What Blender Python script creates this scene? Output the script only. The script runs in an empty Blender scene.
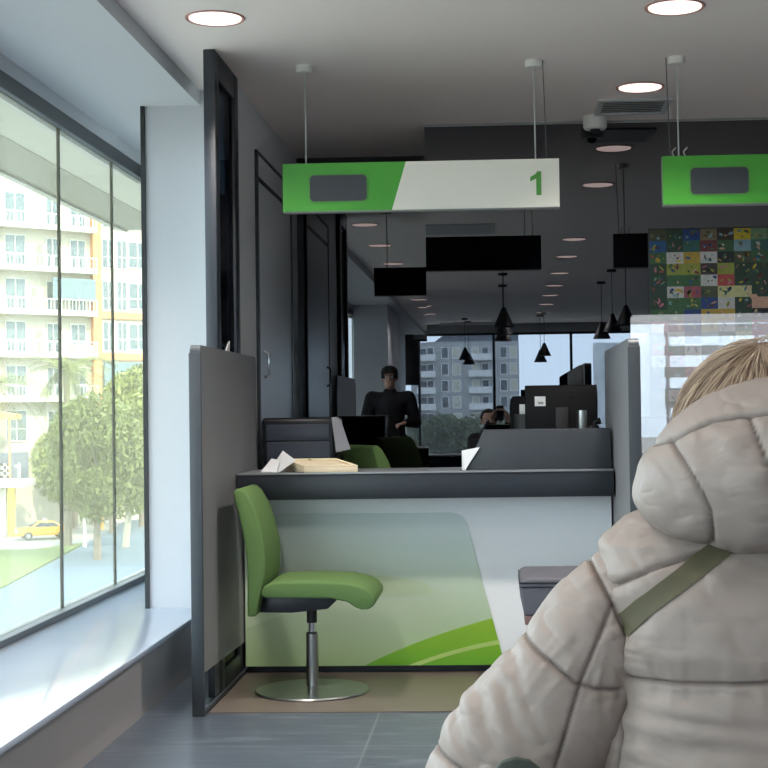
import bpy, bmesh, math, random
from mathutils import Vector, Matrix, noise, Euler
from mathutils.bvhtree import BVHTree

random.seed(7)
S = bpy.context.scene
COL = S.collection
PI = math.pi

# ------------------------------------------------------------------ materials
def lin(c):
    out = []
    for v in c:
        v = v / 255.0
        out.append(v / 12.92 if v <= 0.04045 else ((v + 0.055) / 1.055) ** 2.4)
    return tuple(out) + (1.0,)

def mat(name, rgb, rough=0.6, metal=0.0, var=0.06, scale=30.0, bump=0.0, bscale=200.0, spec=0.5, coat=0.0, stretch=None):
    m = bpy.data.materials.new(name); m.use_nodes = True
    nt = m.node_tree; b = nt.nodes['Principled BSDF']
    b.inputs['Roughness'].default_value = rough
    b.inputs['Metallic'].default_value = metal
    b.inputs['Specular IOR Level'].default_value = spec
    b.inputs['Coat Weight'].default_value = coat
    c = lin(rgb)
    tc = nt.nodes.new('ShaderNodeTexCoord'); mp = nt.nodes.new('ShaderNodeMapping')
    nt.links.new(tc.outputs['Object'], mp.inputs['Vector'])
    if stretch: mp.inputs['Scale'].default_value = stretch
    n = nt.nodes.new('ShaderNodeTexNoise'); n.inputs['Scale'].default_value = scale; n.inputs['Detail'].default_value = 4
    nt.links.new(mp.outputs['Vector'], n.inputs['Vector'])
    mx = nt.nodes.new('ShaderNodeMix'); mx.data_type = 'RGBA'
    mx.inputs[6].default_value = tuple(v * (1 - var) for v in c[:3]) + (1,)
    mx.inputs[7].default_value = tuple(min(1, v * (1 + var)) for v in c[:3]) + (1,)
    nt.links.new(n.outputs['Fac'], mx.inputs[0]); nt.links.new(mx.outputs[2], b.inputs['Base Color'])
    if bump:
        n2 = nt.nodes.new('ShaderNodeTexNoise'); n2.inputs['Scale'].default_value = bscale; n2.inputs['Detail'].default_value = 3
        nt.links.new(mp.outputs['Vector'], n2.inputs['Vector'])
        bp = nt.nodes.new('ShaderNodeBump'); bp.inputs['Strength'].default_value = bump; bp.inputs['Distance'].default_value = 0.01
        nt.links.new(n2.outputs['Fac'], bp.inputs['Height']); nt.links.new(bp.outputs['Normal'], b.inputs['Normal'])
    return m

def emit(name, rgb, strength):
    m = bpy.data.materials.new(name); m.use_nodes = True
    nt = m.node_tree; nt.nodes.clear()
    o = nt.nodes.new('ShaderNodeOutputMaterial'); e = nt.nodes.new('ShaderNodeEmission')
    e.inputs[0].default_value = lin(rgb); e.inputs[1].default_value = strength
    nt.links.new(e.outputs[0], o.inputs[0]); return m

def sheet_glass(name, trans, tcol, gloss, gcol, veil, vcol, grough=0.0, translucent=True):
    """transparent + clear reflection + a thin dusty veil"""
    m = bpy.data.materials.new(name); m.use_nodes = True
    nt = m.node_tree; nt.nodes.clear()
    o = nt.nodes.new('ShaderNodeOutputMaterial')
    t = nt.nodes.new('ShaderNodeBsdfTransparent'); t.inputs[0].default_value = lin(tcol)
    g = nt.nodes.new('ShaderNodeBsdfGlossy'); g.inputs[0].default_value = lin(gcol); g.inputs['Roughness'].default_value = grough
    d = nt.nodes.new('ShaderNodeBsdfTranslucent' if translucent else 'ShaderNodeBsdfDiffuse'); d.inputs[0].default_value = lin(vcol)
    m1 = nt.nodes.new('ShaderNodeMixShader'); m1.inputs[0].default_value = gloss
    m2 = nt.nodes.new('ShaderNodeMixShader'); m2.inputs[0].default_value = veil
    nt.links.new(t.outputs[0], m1.inputs[1]); nt.links.new(g.outputs[0], m1.inputs[2])
    nt.links.new(m1.outputs[0], m2.inputs[1]); nt.links.new(d.outputs[0], m2.inputs[2])
    nt.links.new(m2.outputs[0], o.inputs[0]); return m

def mirror_glass(name, base, fac, gcol):
    m = bpy.data.materials.new(name); m.use_nodes = True
    nt = m.node_tree; nt.nodes.clear()
    o = nt.nodes.new('ShaderNodeOutputMaterial')
    d = nt.nodes.new('ShaderNodeBsdfDiffuse'); d.inputs[0].default_value = lin(base)
    g = nt.nodes.new('ShaderNodeBsdfGlossy'); g.inputs[0].default_value = lin(gcol); g.inputs['Roughness'].default_value = 0.0
    m1 = nt.nodes.new('ShaderNodeMixShader'); m1.inputs[0].default_value = fac
    nt.links.new(d.outputs[0], m1.inputs[1]); nt.links.new(g.outputs[0], m1.inputs[2])
    nt.links.new(m1.outputs[0], o.inputs[0]); return m

M = {}
M['white_paint'] = mat('white_paint', (194, 196, 200), 0.65, var=0.02)
M['ceiling_paint'] = mat('ceiling_paint', (240, 229, 224), 0.75, var=0.02)
M['grey_wall'] = mat('grey_wall', (226, 228, 230), 0.55, var=0.02)
M['rear_wall'] = mat('rear_wall', (150, 150, 150), 0.7, var=0.03)
M['sill_stone'] = mat('sill_stone', (206, 218, 236), 0.11, var=0.05, scale=4, spec=0.6)
M['sill_front'] = mat('sill_front', (168, 163, 162), 0.5, var=0.03)
M['dark_frame'] = mat('dark_frame', (44, 50, 58), 0.4, var=0.05)
M['joint'] = mat('joint', (38, 40, 42), 0.5)
M['alu_dark'] = mat('alu_dark', (74, 77, 81), 0.45, 0.0)
M['divider_face'] = mat('divider_face', (136, 136, 138), 0.55, var=0.03, bump=0.05, bscale=400)
M['divider_edge'] = mat('divider_edge', (62, 67, 73), 0.5, var=0.03)
M['door_grey'] = mat('door_grey', (222, 226, 230), 0.35, 0.0, var=0.03)
M['door_dark'] = mat('door_dark', (58, 62, 66), 0.4)
M['monitor_black'] = mat('monitor_black', (9, 10, 13), 0.6, spec=0.2)
M['ledge_grey'] = mat('ledge_grey', (54, 58, 63), 0.4, var=0.04)
M['counter_dark'] = mat('counter_dark', (38, 43, 50), 0.38, var=0.04)
M['counter_edge'] = mat('counter_edge', (150, 155, 160), 0.3, 0.4)
M['counter_white'] = mat('counter_white', (246, 248, 250), 0.28, var=0.02)
M['black'] = mat('black', (18, 19, 22), 0.45)
M['navy_black'] = mat('navy_black', (14, 17, 26), 0.4)
M['dark_plastic'] = mat('dark_plastic', (34, 38, 46), 0.4)
M['printer_face'] = mat('printer_face', (62, 68, 80), 0.35)
M['green_fabric'] = mat('green_fabric', (98, 126, 76), 0.9, var=0.10, scale=300, bump=0.25, bscale=900, spec=0.2)
M['steel'] = mat('steel', (170, 172, 170), 0.28, 1.0, var=0.05)
M['chrome'] = mat('chrome', (215, 218, 220), 0.12, 1.0)
M['grey_vinyl'] = mat('grey_vinyl', (96, 94, 102), 0.55, var=0.05, bump=0.1)
M['brown_wood'] = mat('brown_wood', (122, 88, 84), 0.5, var=0.15, scale=12)
M['sign_green'] = mat('sign_green', (74, 164, 52), 0.3, var=0.02)
M['sign_white'] = mat('sign_white', (238, 232, 218), 0.4, var=0.01)
M['sign_grey'] = mat('sign_grey', (150, 150, 146), 0.4)
M['sign_back'] = mat('sign_back', (20, 22, 30), 0.5)
M['digit_green'] = mat('digit_green', (82, 150, 62), 0.4)
M['display'] = mat('display', (62, 66, 70), 0.25)
M['wire'] = mat('wire', (190, 190, 188), 0.4, 0.4)
M['white_plastic'] = mat('white_plastic', (225, 222, 214), 0.4)
M['vent_grey'] = mat('vent_grey', (190, 190, 190), 0.5)
M['lamp_rim'] = mat('lamp_rim', (170, 130, 122), 0.4)
M['lamp'] = emit('lamp', (255, 226, 216), 0.95)
M['paper'] = mat('paper', (228, 230, 232), 0.8, var=0.01)
M['grey_paper'] = mat('grey_paper', (165, 166, 172), 0.7, var=0.02)
M['cream'] = mat('cream', (232, 216, 186), 0.6, var=0.05, scale=40, stretch=(1, 8, 1))
M['cream_dark'] = mat('cream_dark', (205, 186, 150), 0.6, var=0.05)
M['coat'] = mat('coat', (154, 140, 132), 0.48, var=0.03, scale=8, bump=0.10, bscale=45, spec=0.35)
def add_seam_shade(m):       # groove shade painted into the coat colour as taupe lines along the seams
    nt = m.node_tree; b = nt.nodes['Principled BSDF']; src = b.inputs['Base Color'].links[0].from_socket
    a = nt.nodes.new('ShaderNodeAttribute'); a.attribute_name = 'seam_shade'
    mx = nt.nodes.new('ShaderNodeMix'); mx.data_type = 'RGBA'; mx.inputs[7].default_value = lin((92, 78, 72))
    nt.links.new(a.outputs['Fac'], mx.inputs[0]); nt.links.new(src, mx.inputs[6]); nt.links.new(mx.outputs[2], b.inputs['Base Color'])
add_seam_shade(M['coat'])
M['strap'] = mat('strap', (88, 83, 60), 0.7, var=0.08, scale=300, bump=0.2, bscale=1500)
M['bag_green'] = mat('bag_green', (58, 66, 60), 0.7, var=0.06)
M['skin'] = mat('skin', (206, 160, 138), 0.5, var=0.04)
M['jeans'] = mat('jeans', (52, 58, 74), 0.85, var=0.08, scale=120)
M['dark_cloth'] = mat('dark_cloth', (22, 23, 27), 0.85, var=0.08, scale=80)
M['dark_cap'] = mat('dark_cap', (16, 17, 20), 0.8)
M['pendant_black'] = mat('pendant_black', (14, 15, 17), 0.5)
M['dark_glass'] = mirror_glass('dark_glass', (2, 3, 8), 0.155, (244, 246, 253))
M['partition_glass'] = sheet_glass('partition_glass', 0.5, (110, 120, 132), 0.10, (255, 255, 255), 0.10, (60, 66, 76), translucent=False)
M['window_glass'] = sheet_glass('window_glass', 0.9, (246, 248, 244), 0.05, (255, 255, 255), 0.075, (244, 236, 200))
M['rear_glass'] = sheet_glass('rear_glass', 0.9, (245, 248, 248), 0.04, (255, 255, 255), 0.02, (235, 240, 235))
M['acrylic'] = sheet_glass('acrylic', 0.7, (250, 252, 252), 0.12, (255, 255, 255), 0.26, (214, 216, 222), translucent=False)
# outside
M['asphalt'] = mat('asphalt', (134, 131, 124), 0.9, var=0.08, scale=0.4)
M['plaza'] = mat('plaza', (70, 86, 98), 0.8, var=0.05, scale=0.5)
M['grass'] = mat('grass', (78, 94, 40), 0.9, var=0.35, scale=0.5)
M['canopy_soffit'] = mat('canopy_soffit', (190, 192, 180), 0.7, var=0.02)
M['canopy_band'] = mat('canopy_band', (142, 145, 134), 0.7, var=0.02)
M['cream_wall'] = mat('cream_wall', (176, 169, 148), 0.8, var=0.03, scale=0.6)
M['orange_wall'] = mat('orange_wall', (196, 134, 88), 0.8, var=0.05, scale=0.6)
M['ext_white'] = mat('ext_white', (186, 184, 170), 0.7, var=0.02)
M['ext_glass'] = mat('ext_glass', (88, 102, 104), 0.2, var=0.2, scale=0.8)
M['ext_teal'] = mat('ext_teal', (96, 116, 118), 0.5)
M['ext_grey'] = mat('ext_grey', (160, 162, 164), 0.8, var=0.08, scale=0.3)
M['ext_grey_light'] = mat('ext_grey_light', (214, 216, 216), 0.8, var=0.06, scale=0.3)
M['roof_grey'] = mat('roof_grey', (92, 98, 106), 0.8)
M['rail'] = mat('rail', (200, 204, 200), 0.4)
M['leaf_mid'] = mat('leaf_mid', (88, 98, 44), 0.7, var=0.35, scale=0.6)
M['leaf_light'] = mat('leaf_light', (116, 124, 58), 0.7, var=0.3, scale=0.6)
M['leaf_palm'] = mat('leaf_palm', (106, 112, 60), 0.7, var=0.25, scale=0.6)
M['leaf_dark'] = mat('leaf_dark', (92, 102, 82), 0.8, var=0.35, scale=0.4)
M['bark'] = mat('bark', (104, 94, 82), 0.9, var=0.2, scale=3)
M['bark_pale'] = mat('bark_pale', (150, 144, 128), 0.9, var=0.1, scale=3)
M['taxi'] = mat('taxi', (216, 146, 8), 0.3, var=0.02, coat=0.5)
M['tyre'] = mat('tyre', (30, 30, 32), 0.8)
M['car_glass'] = mat('car_glass', (70, 78, 84), 0.15)
M['kiosk_yellow'] = mat('kiosk_yellow', (240, 196, 60), 0.6)
M['shop_sign'] = mat('shop_sign', (96, 100, 108), 0.6)
M['awning_orange'] = mat('awning_orange', (238, 168, 90), 0.7)

# slate floor
def floor_mat():
    m = bpy.data.materials.new('slate_tiles'); m.use_nodes = True
    nt = m.node_tree; b = nt.nodes['Principled BSDF']
    tc = nt.nodes.new('ShaderNodeTexCoord')
    mp = nt.nodes.new('ShaderNodeMapping'); mp.inputs['Location'].default_value = (0.22, -0.30, 0)
    nt.links.new(tc.outputs['Object'], mp.inputs['Vector'])
    br = nt.nodes.new('ShaderNodeTexBrick'); br.offset = 0.0
    br.inputs['Scale'].default_value = 1.0; br.inputs['Brick Width'].default_value = 1.1; br.inputs['Row Height'].default_value = 0.6
    br.inputs['Mortar Size'].default_value = 0.004; br.inputs['Bias'].default_value = 0
    br.inputs['Color1'].default_value = lin((84, 91, 102)); br.inputs['Color2'].default_value = lin((75, 82, 92)); br.inputs['Mortar'].default_value = lin((112, 116, 122))
    nt.links.new(mp.outputs['Vector'], br.inputs['Vector'])
    mp2 = nt.nodes.new('ShaderNodeMapping'); mp2.inputs['Scale'].default_value = (2.0, 9.0, 1)
    mp2.inputs['Rotation'].default_value = (0, 0, 0.25)
    nt.links.new(tc.outputs['Object'], mp2.inputs['Vector'])
    n = nt.nodes.new('ShaderNodeTexNoise'); n.inputs['Scale'].default_value = 2.2; n.inputs['Detail'].default_value = 8; n.inputs['Roughness'].default_value = 0.6
    nt.links.new(mp2.outputs['Vector'], n.inputs['Vector'])
    r = nt.nodes.new('ShaderNodeValToRGB'); r.color_ramp.elements[0].position = 0.52; r.color_ramp.elements[0].color = (0, 0, 0, 1)
    r.color_ramp.elements[1].position = 0.72; r.color_ramp.elements[1].color = (0.6, 0.6, 0.6, 1)
    nt.links.new(n.outputs['Fac'], r.inputs[0])
    mx = nt.nodes.new('ShaderNodeMix'); mx.data_type = 'RGBA'; mx.inputs[7].default_value = lin((124, 131, 140))
    nt.links.new(r.outputs[0], mx.inputs[0]); nt.links.new(br.outputs['Color'], mx.inputs[6])
    nt.links.new(mx.outputs[2], b.inputs['Base Color'])
    b.inputs['Roughness'].default_value = 0.32
    bp = nt.nodes.new('ShaderNodeBump'); bp.inputs['Strength'].default_value = 0.15; bp.inputs['Distance'].default_value = 0.01
    nt.links.new(n.outputs['Fac'], bp.inputs['Height']); nt.links.new(bp.outputs['Normal'], b.inputs['Normal'])
    return m
M['slate'] = floor_mat()
M['brown_floor'] = mat('brown_floor', (108, 97, 88), 0.35, var=0.12, scale=5, stretch=(1, 6, 1))

def ramp_z(name, stops, rough=0.25, coord='Object', axis=2):
    m = bpy.data.materials.new(name); m.use_nodes = True
    nt = m.node_tree; b = nt.nodes['Principled BSDF']; b.inputs['Roughness'].default_value = rough
    tc = nt.nodes.new('ShaderNodeTexCoord'); sp = nt.nodes.new('ShaderNodeSeparateXYZ')
    nt.links.new(tc.outputs[coord], sp.inputs[0])
    r = nt.nodes.new('ShaderNodeValToRGB'); e = r.color_ramp.elements
    e[0].position = stops[0][0]; e[0].color = lin(stops[0][1]); e[1].position = stops[-1][0]; e[1].color = lin(stops[-1][1])
    for p, c in stops[1:-1]:
        q = e.new(p); q.color = lin(c)
    nt.links.new(sp.outputs[axis], r.inputs[0]); nt.links.new(r.outputs[0], b.inputs['Base Color'])
    return m
# printed artwork of the counter front: mist fading into meadow green
M['print_panel'] = ramp_z('print_panel', [(0.0, (166, 192, 134)), (0.2, (180, 201, 162)), (0.42, (203, 219, 198)), (0.62, (214, 226, 223)), (1.0, (220, 230, 229))])
M['print_leaf'] = ramp_z('print_leaf', [(0.0, (96, 166, 44)), (0.12, (126, 180, 44)), (0.35, (158, 190, 60))])
M['print_leaf_pale'] = mat('print_leaf_pale', (176, 204, 110), 0.3, var=0.05)
M['print_mist'] = mat('print_mist', (190, 209, 174), 0.3, var=0.03, scale=4)

# ------------------------------------------------------------------ mesh helpers
def box(bm, x0, x1, y0, y1, z0, z1, mi=0):
    vs = [bm.verts.new(p) for p in ((x0, y0, z0), (x1, y0, z0), (x1, y1, z0), (x0, y1, z0), (x0, y0, z1), (x1, y0, z1), (x1, y1, z1), (x0, y1, z1))]
    for f in ((3, 2, 1, 0), (4, 5, 6, 7), (0, 1, 5, 4), (1, 2, 6, 5), (2, 3, 7, 6), (3, 0, 4, 7)):
        q = bm.faces.new([vs[i] for i in f]); q.material_index = mi
    return vs

def prism(bm, poly, axis, a0, a1, mi=0, mi_cap=None):
    """poly of 2-D points; axis X: (y,z)  Y: (x,z)  Z: (x,y)"""
    def P(u, v, a):
        return (a, u, v) if axis == 'X' else ((u, a, v) if axis == 'Y' else (u, v, a))
    A = [bm.verts.new(P(u, v, a0)) for u, v in poly]
    B = [bm.verts.new(P(u, v, a1)) for u, v in poly]
    n = len(poly); fs = [bm.faces.new(A), bm.faces.new(B[::-1])]
    for f in fs: f.material_index = mi if mi_cap is None else mi_cap
    for i in range(n):
        q = bm.faces.new((A[i], B[i], B[(i + 1) % n], A[(i + 1) % n])); q.material_index = mi
    return A + B

def frame_of(d):
    d = d.normalized(); u = d.orthogonal().normalized()
    return u, d.cross(u)

def tube(bm, pts, rs, n=12, mi=0, caps=True):
    pts = [Vector(p) for p in pts]
    if not isinstance(rs, (list, tuple)): rs = [rs] * len(pts)
    rings = []; u = None
    for i, p in enumerate(pts):
        d = (pts[min(i + 1, len(pts) - 1)] - pts[max(i - 1, 0)]).normalized()
        if u is None: u = d.orthogonal().normalized()
        else:
            u = (u - d * u.dot(d)).normalized()
        w = d.cross(u)
        rings.append([bm.verts.new(p + (u * math.cos(2 * PI * k / n) + w * math.sin(2 * PI * k / n)) * rs[i]) for k in range(n)])
    for a, b in zip(rings, rings[1:]):
        for k in range(n):
            q = bm.faces.new((a[k], a[(k + 1) % n], b[(k + 1) % n], b[k])); q.material_index = mi
    if caps:
        bm.faces.new(rings[0][::-1]).material_index = mi; bm.faces.new(rings[-1]).material_index = mi

def lathe(bm, prof, c=(0, 0, 0), n=32, mi=0):
    rings = []
    for r, z in prof:
        if r < 1e-6: rings.append([bm.verts.new((c[0], c[1], c[2] + z))])
        else: rings.append([bm.verts.new((c[0] + r * math.cos(2 * PI * k / n), c[1] + r * math.sin(2 * PI * k / n), c[2] + z)) for k in range(n)])
    for a, b in zip(rings, rings[1:]):
        for k in range(n):
            k2 = (k + 1) % n
            if len(a) == 1 and len(b) == 1: continue
            if len(a) == 1: f = (a[0], b[k], b[k2])
            elif len(b) == 1: f = (a[k], b[0], a[k2])
            else: f = (a[k], b[k], b[k2], a[k2])
            bm.faces.new(f).material_index = mi

def ball(bm, c, r, sub=2, sc=(1, 1, 1)):
    res = bmesh.ops.create_icosphere(bm, subdivisions=sub, radius=r)
    for v in res['verts']:
        v.co = Vector((v.co.x * sc[0] + c[0], v.co.y * sc[1] + c[1], v.co.z * sc[2] + c[2]))
    return res['verts']

def rrect(w, h, r, n=6, cx=0, cy=0):
    pts = []
    for sx, sy, a in ((1, 1, 0), (-1, 1, 90), (-1, -1, 180), (1, -1, 270)):
        for k in range(n + 1):
            t = math.radians(a + 90 * k / n)
            pts.append((cx + sx * (w / 2 - r) + r * math.cos(t), cy + sy * (h / 2 - r) + r * math.sin(t)))
    return pts

def fin(name, bm, mats, parent=None, bevel=0.0, seg=2, smooth=True, angle=38, flip=True):
    if flip: bmesh.ops.recalc_face_normals(bm, faces=bm.faces[:])
    if bevel:
        es = [e for e in bm.edges if len(e.link_faces) == 2 and e.calc_face_angle(0) > math.radians(28)]
        bmesh.ops.bevel(bm, geom=es, offset=bevel, segments=seg, affect='EDGES', profile=0.5, clamp_overlap=True)
    me = bpy.data.meshes.new(name); bm.to_mesh(me); bm.free()
    if not isinstance(mats, (list, tuple)): mats = [mats]
    for m in mats: me.materials.append(M[m] if isinstance(m, str) else m)
    o = bpy.data.objects.new(name, me); COL.objects.link(o)
    place(o, parent)
    if smooth:
        for p in me.polygons: p.use_smooth = True
        if angle: me.set_sharp_from_angle(angle=math.radians(angle))
    return o

def wloc(o):
    v = Vector(o.location)
    while o.parent is not None:
        o = o.parent; v += Vector(o.location)
    return v

def place(o, parent):
    me = o.data
    if parent is None:
        co = [v.co for v in me.vertices]
        if co:
            c = Vector(((min(v.x for v in co) + max(v.x for v in co)) / 2, (min(v.y for v in co) + max(v.y for v in co)) / 2, min(v.z for v in co)))
            me.transform(Matrix.Translation(-c)); o.location = c
    else:
        o.parent = parent
        # children keep world-space mesh coordinates relative to the root empty
        me.transform(Matrix.Translation(-wloc(parent)))

def thing(name, label, cat, loc=(0, 0, 0), group=None):
    o = bpy.data.objects.new(name, None); COL.objects.link(o)
    o.location = loc; o.empty_display_size = 0.1
    o['label'] = label; o['category'] = cat
    if group: o['group'] = group
    return o

def tag(o, label, cat, group=None, kind=None):
    o['label'] = label; o['category'] = cat
    if group: o['group'] = group
    if kind: o['kind'] = kind
    return o

def struct(o, label=None, cat=None):
    o['kind'] = 'structure'
    if label: o['label'] = label; o['category'] = cat
    return o

def copy_tree(o, parent=None):
    c = o.copy(); COL.objects.link(c); c.parent = parent
    for ch in [x for x in bpy.data.objects if x.parent == o]: copy_tree(ch, c)
    return c

def sbox(name, dims, m, label=None, cat=None, bevel=0, parent=None):
    bm = bmesh.new(); box(bm, *dims)
    o = fin(name, bm, m, parent, bevel=bevel, smooth=bool(bevel))
    if parent is None: struct(o, label, cat)
    return o

# ------------------------------------------------------------------ camera
PPX, PPY, F, ZC, ROLL = 440.0, 384.0, 1500.0, 1.13, 0.0145
Yc = Vector((500 - PPX, PPY - 411, -F)).normalized()
Zc = Vector((-ROLL, 1, 0)); Zc = (Zc - Yc * Zc.dot(Yc)).normalized()
Xc = Yc.cross(Zc)
cam = bpy.data.cameras.new('camera'); co = bpy.data.objects.new('camera', cam); COL.objects.link(co)
R = Matrix((Xc, Yc, Zc))
co.matrix_world = Matrix.Translation((0, 0, ZC)) @ R.to_4x4()
cam.sensor_fit = 'HORIZONTAL'; cam.sensor_width = 36.0; cam.lens = F * 36.0 / 768
cam.shift_x = (384 - PPX) / 768.0; cam.shift_y = 0.0
cam.clip_start = 0.05; cam.clip_end = 2000
S.camera = co

# ------------------------------------------------------------------ room shell
CEIL, SOF = 2.61, 2.54
WX = -1.94
sbox('floor', (-2.1, 6.0, -10.2, 9.0, -0.12, 0.0), 'slate', 'dark grey slate tiled floor of the hall', 'floor')
f2 = sbox('trim_1', (-1.118, 3.4, 5.66, 6.56, 0.0, 0.004), 'brown_floor', 'brown floor strip laid in front of the counters', 'floor strip')
sbox('ceiling', (-2.1, 6.0, -10.2, 9.0, CEIL, CEIL + 0.25), 'ceiling_paint', 'pale grey plastered ceiling', 'ceiling')
sbox('beam', (-2.0, -1.345, -10.0, 8.9, SOF, CEIL), 'white_paint', 'white lowered ceiling band along the window wall', 'beam')
sbox('trim_2', (-1.98, -1.335, -10.0, 8.9, 0.235, 0.258), 'sill_stone', 'white polished stone window ledge', 'ledge', bevel=0.004)
sbox('trim_3', (-1.98, -1.36, -10.0, 8.9, 0.0, 0.235), 'sill_front', 'grey front of the low window ledge', 'ledge front')
sbox('column', (-1.60, -1.18, 6.76, 7.3, 0.258, CEIL), 'white_paint', 'white square column standing on the window ledge', 'column')
sbox('trim_4', (-1.617, -1.598, 6.745, 6.80, 0.258, SOF), 'joint', 'thin dark strip on the left corner of the white column', 'corner strip')
# the wall with the sliding door, to the left of the counter
sbox('wall_left', (-1.26, -1.16, 6.54, 8.9, 0.0, CEIL), 'grey_wall', 'light grey side wall with a sliding door', 'wall')
d = thing('door_1', 'grey sliding door in the side wall behind the counter', 'door', (-1.15, 7.9, 0)); d['kind'] = 'structure'
bm = bmesh.new(); box(bm, -1.159, -1.145, 7.13, 7.16, 0, 2.40); box(bm, -1.159, -1.145, 8.28, 8.32, 0, 2.40); box(bm, -1.159, -1.145, 7.13, 8.32, 2.385, 2.40)
fin('door_frame', bm, 'door_dark', d, smooth=False)
bm = bmesh.new(); box(bm, -1.159, -1.150, 7.16, 8.28, 0.01, 2.385); fin('door_panel', bm, 'door_grey', d, smooth=False)
bm = bmesh.new(); box(bm, -1.150, -1.144, 7.16, 8.28, 2.255, 2.275); fin('track_cover', bm, 'dark_plastic', d, smooth=False)
bm = bmesh.new(); tube(bm, [(-1.150, 7.30, 1.31), (-1.128, 7.30, 1.325), (-1.128, 7.30, 1.425), (-1.150, 7.30, 1.44)], 0.007, 8); fin('handle', bm, 'chrome', d)
# dark glazed frame beside the column
p = thing('partition', 'tall dark framed glass side screen between the white column and the counter', 'glass screen', (-1.156, 6.28, 0)); p['kind'] = 'structure'
bm = bmesh.new(); box(bm, -1.180, -1.132, 6.00, 6.08, 0, CEIL); box(bm, -1.180, -1.132, 6.44, 6.535, 0, CEIL); box(bm, -1.180, -1.132, 6.08, 6.44, 2.5, CEIL); box(bm, -1.180, -1.132, 6.08, 6.44, 0, 0.1)
fin('frame', bm, 'dark_frame', p, bevel=0.004)
bm = bmesh.new(); box(bm, -1.156, -1.144, 6.08, 6.44, 0.1, 2.5); fin('glass_pane', bm, 'partition_glass', p, smooth=False)
bm = bmesh.new(); box(bm, -1.168, -1.158, 6.20, 6.36, 0.1, 2.06); fin('inner_panel', bm, 'navy_black', p, smooth=False)
# mirror dark glass walls
def glass_wall(name, x0, x1, y, label, w):
    bm = bmesh.new(); x = x0; k = 0
    while x < x1 - 1e-3:
        e = min(x + w, x1)
        box(bm, x + 0.0008, e - 0.0008, y, y + 0.02, 0.0, CEIL); x = e
    o = fin(name, bm, 'dark_glass', smooth=False); return struct(o, label, 'glass wall')
glass_wall('wall_back', -0.37, 6.0, 7.70, 'dark mirror glass wall behind the counters', 2.2)
glass_wall('wall_back_recess', -1.16, -0.37, 8.63, 'recessed dark mirror glass wall beside the sliding door', 0.9)
bm = bmesh.new(); box(bm, -0.37, -0.35, 7.721, 8.63, 0, CEIL); struct(fin('wall_return', bm, 'navy_black', smooth=False), 'dark return wall between the two mirror glass walls', 'wall')
sbox('wall_north', (WX - 0.02, 6.0, 8.66, 8.9, 0, CEIL), 'navy_black', 'dark wall closing the hall behind the mirror glass', 'wall')
sbox('trim_5', (-0.37, 6.0, 7.685, 7.70, CEIL - 0.012, CEIL), 'sign_grey', 'thin pale edge along the top of the mirror glass', 'edge trim')
sbox('wall_right', (6.0, 6.2, -10.2, 9.0, 0, CEIL), 'grey_wall', 'plain grey wall on the far side of the hall', 'wall')

# ---- window wall on the street side
w = thing('window_1', 'long frameless glass window wall on the street side', 'window', (WX, 3, 0.258)); w['kind'] = 'structure'
bm = bmesh.new(); box(bm, WX - 0.04, WX + 0.045, -10, 8.17, 0.2585, 0.287); box(bm, WX - 0.04, WX + 0.03, -10, 8.17, 2.41, 2.478)
box(bm, WX - 0.015, WX + 0.015, 8.155, 8.19, 0.2585, 2.478)
fin('window_frame', bm, 'alu_dark', w, bevel=0.004)
edges = [8.15]; y = 7.465
while y > -10: edges.append(y); y -= 0.91
bm = bmesh.new()
for y in edges[1:]: box(bm, WX - 0.0065, WX + 0.0065, y - 0.005, y + 0.005, 0.287, 2.41)
fin('glazing_joint', bm, 'joint', w, smooth=False)
bm = bmesh.new()
for a, b in zip(edges[1:], edges):
    box(bm, WX - 0.006, WX + 0.006, a + 0.005, b - 0.005, 0.287, 2.41)
fin('glass_pane', bm, 'window_glass', w, smooth=False)
sbox('wall_street_top', (-2.1, WX + 0.03, -10.2, 8.2, 2.478, CEIL), 'white_paint', 'white wall strip above the long window', 'wall')
sbox('wall_street_base', (-2.1, -1.98, -10.2, 9.0, -0.12, 0.236), 'white_paint', 'wall below the long window', 'wall')
sbox('wall_street_end', (WX - 0.02, WX + 0.03, 8.19, 9.0, 0.236, CEIL), 'white_paint', 'white end wall beside the long window', 'wall')
for k, (a, b) in enumerate(((-4.85, -2.25), (-9.2, -5.35))):
    sbox('pillar', (WX + 0.04, -1.45 if k == 0 else -1.66, a, b, 0.258, SOF), 'white_paint', 'broad white pillar on the window ledge %s' % ('just behind the visitors' if k == 0 else 'by the rear windows'), 'pillar')

# ---- rear wall with windows (seen in the mirror glass)
RY = -10.0
sbox('wall_rear_base', (-2.1, 6.0, RY - 0.2, RY, 0, 0.40), 'rear_wall', 'low rear wall below the rear windows', 'wall')
sbox('wall_rear_top', (-2.1, 6.0, RY - 0.2, RY, 2.46, CEIL), 'rear_wall', 'rear wall above the rear windows', 'wall')
sbox('wall_rear_side', (-2.1, -1.78, RY - 0.2, RY, 0.40, 2.46), 'rear_wall', 'rear wall corner beside the rear windows', 'wall')
w = thing('window_2', 'row of tall rear windows mirrored in the dark glass', 'window', (2.2, RY - 0.1, 0.4)); w['kind'] = 'structure'
mull = [-1.78, -1.46, -0.09, 1.22, 2.55, 3.9, 5.2, 6.0]
bm = bmesh.new()
for x in mull: box(bm, x - 0.022, x + 0.022, RY - 0.14, RY - 0.06, 0.40, 2.46)
box(bm, -1.78, 6, RY - 0.14, RY - 0.06, 0.40, 0.44); box(bm, -1.78, 6, RY - 0.14, RY - 0.06, 2.42, 2.46)
fin('window_frame', bm, 'dark_frame', w, smooth=False)
bm = bmesh.new()
for a, b in zip(mull, mull[1:]): box(bm, a + 0.022, b - 0.022, RY - 0.105, RY - 0.095, 0.44, 2.42)
fin('glass_pane', bm, 'rear_glass', w, smooth=False)
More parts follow.
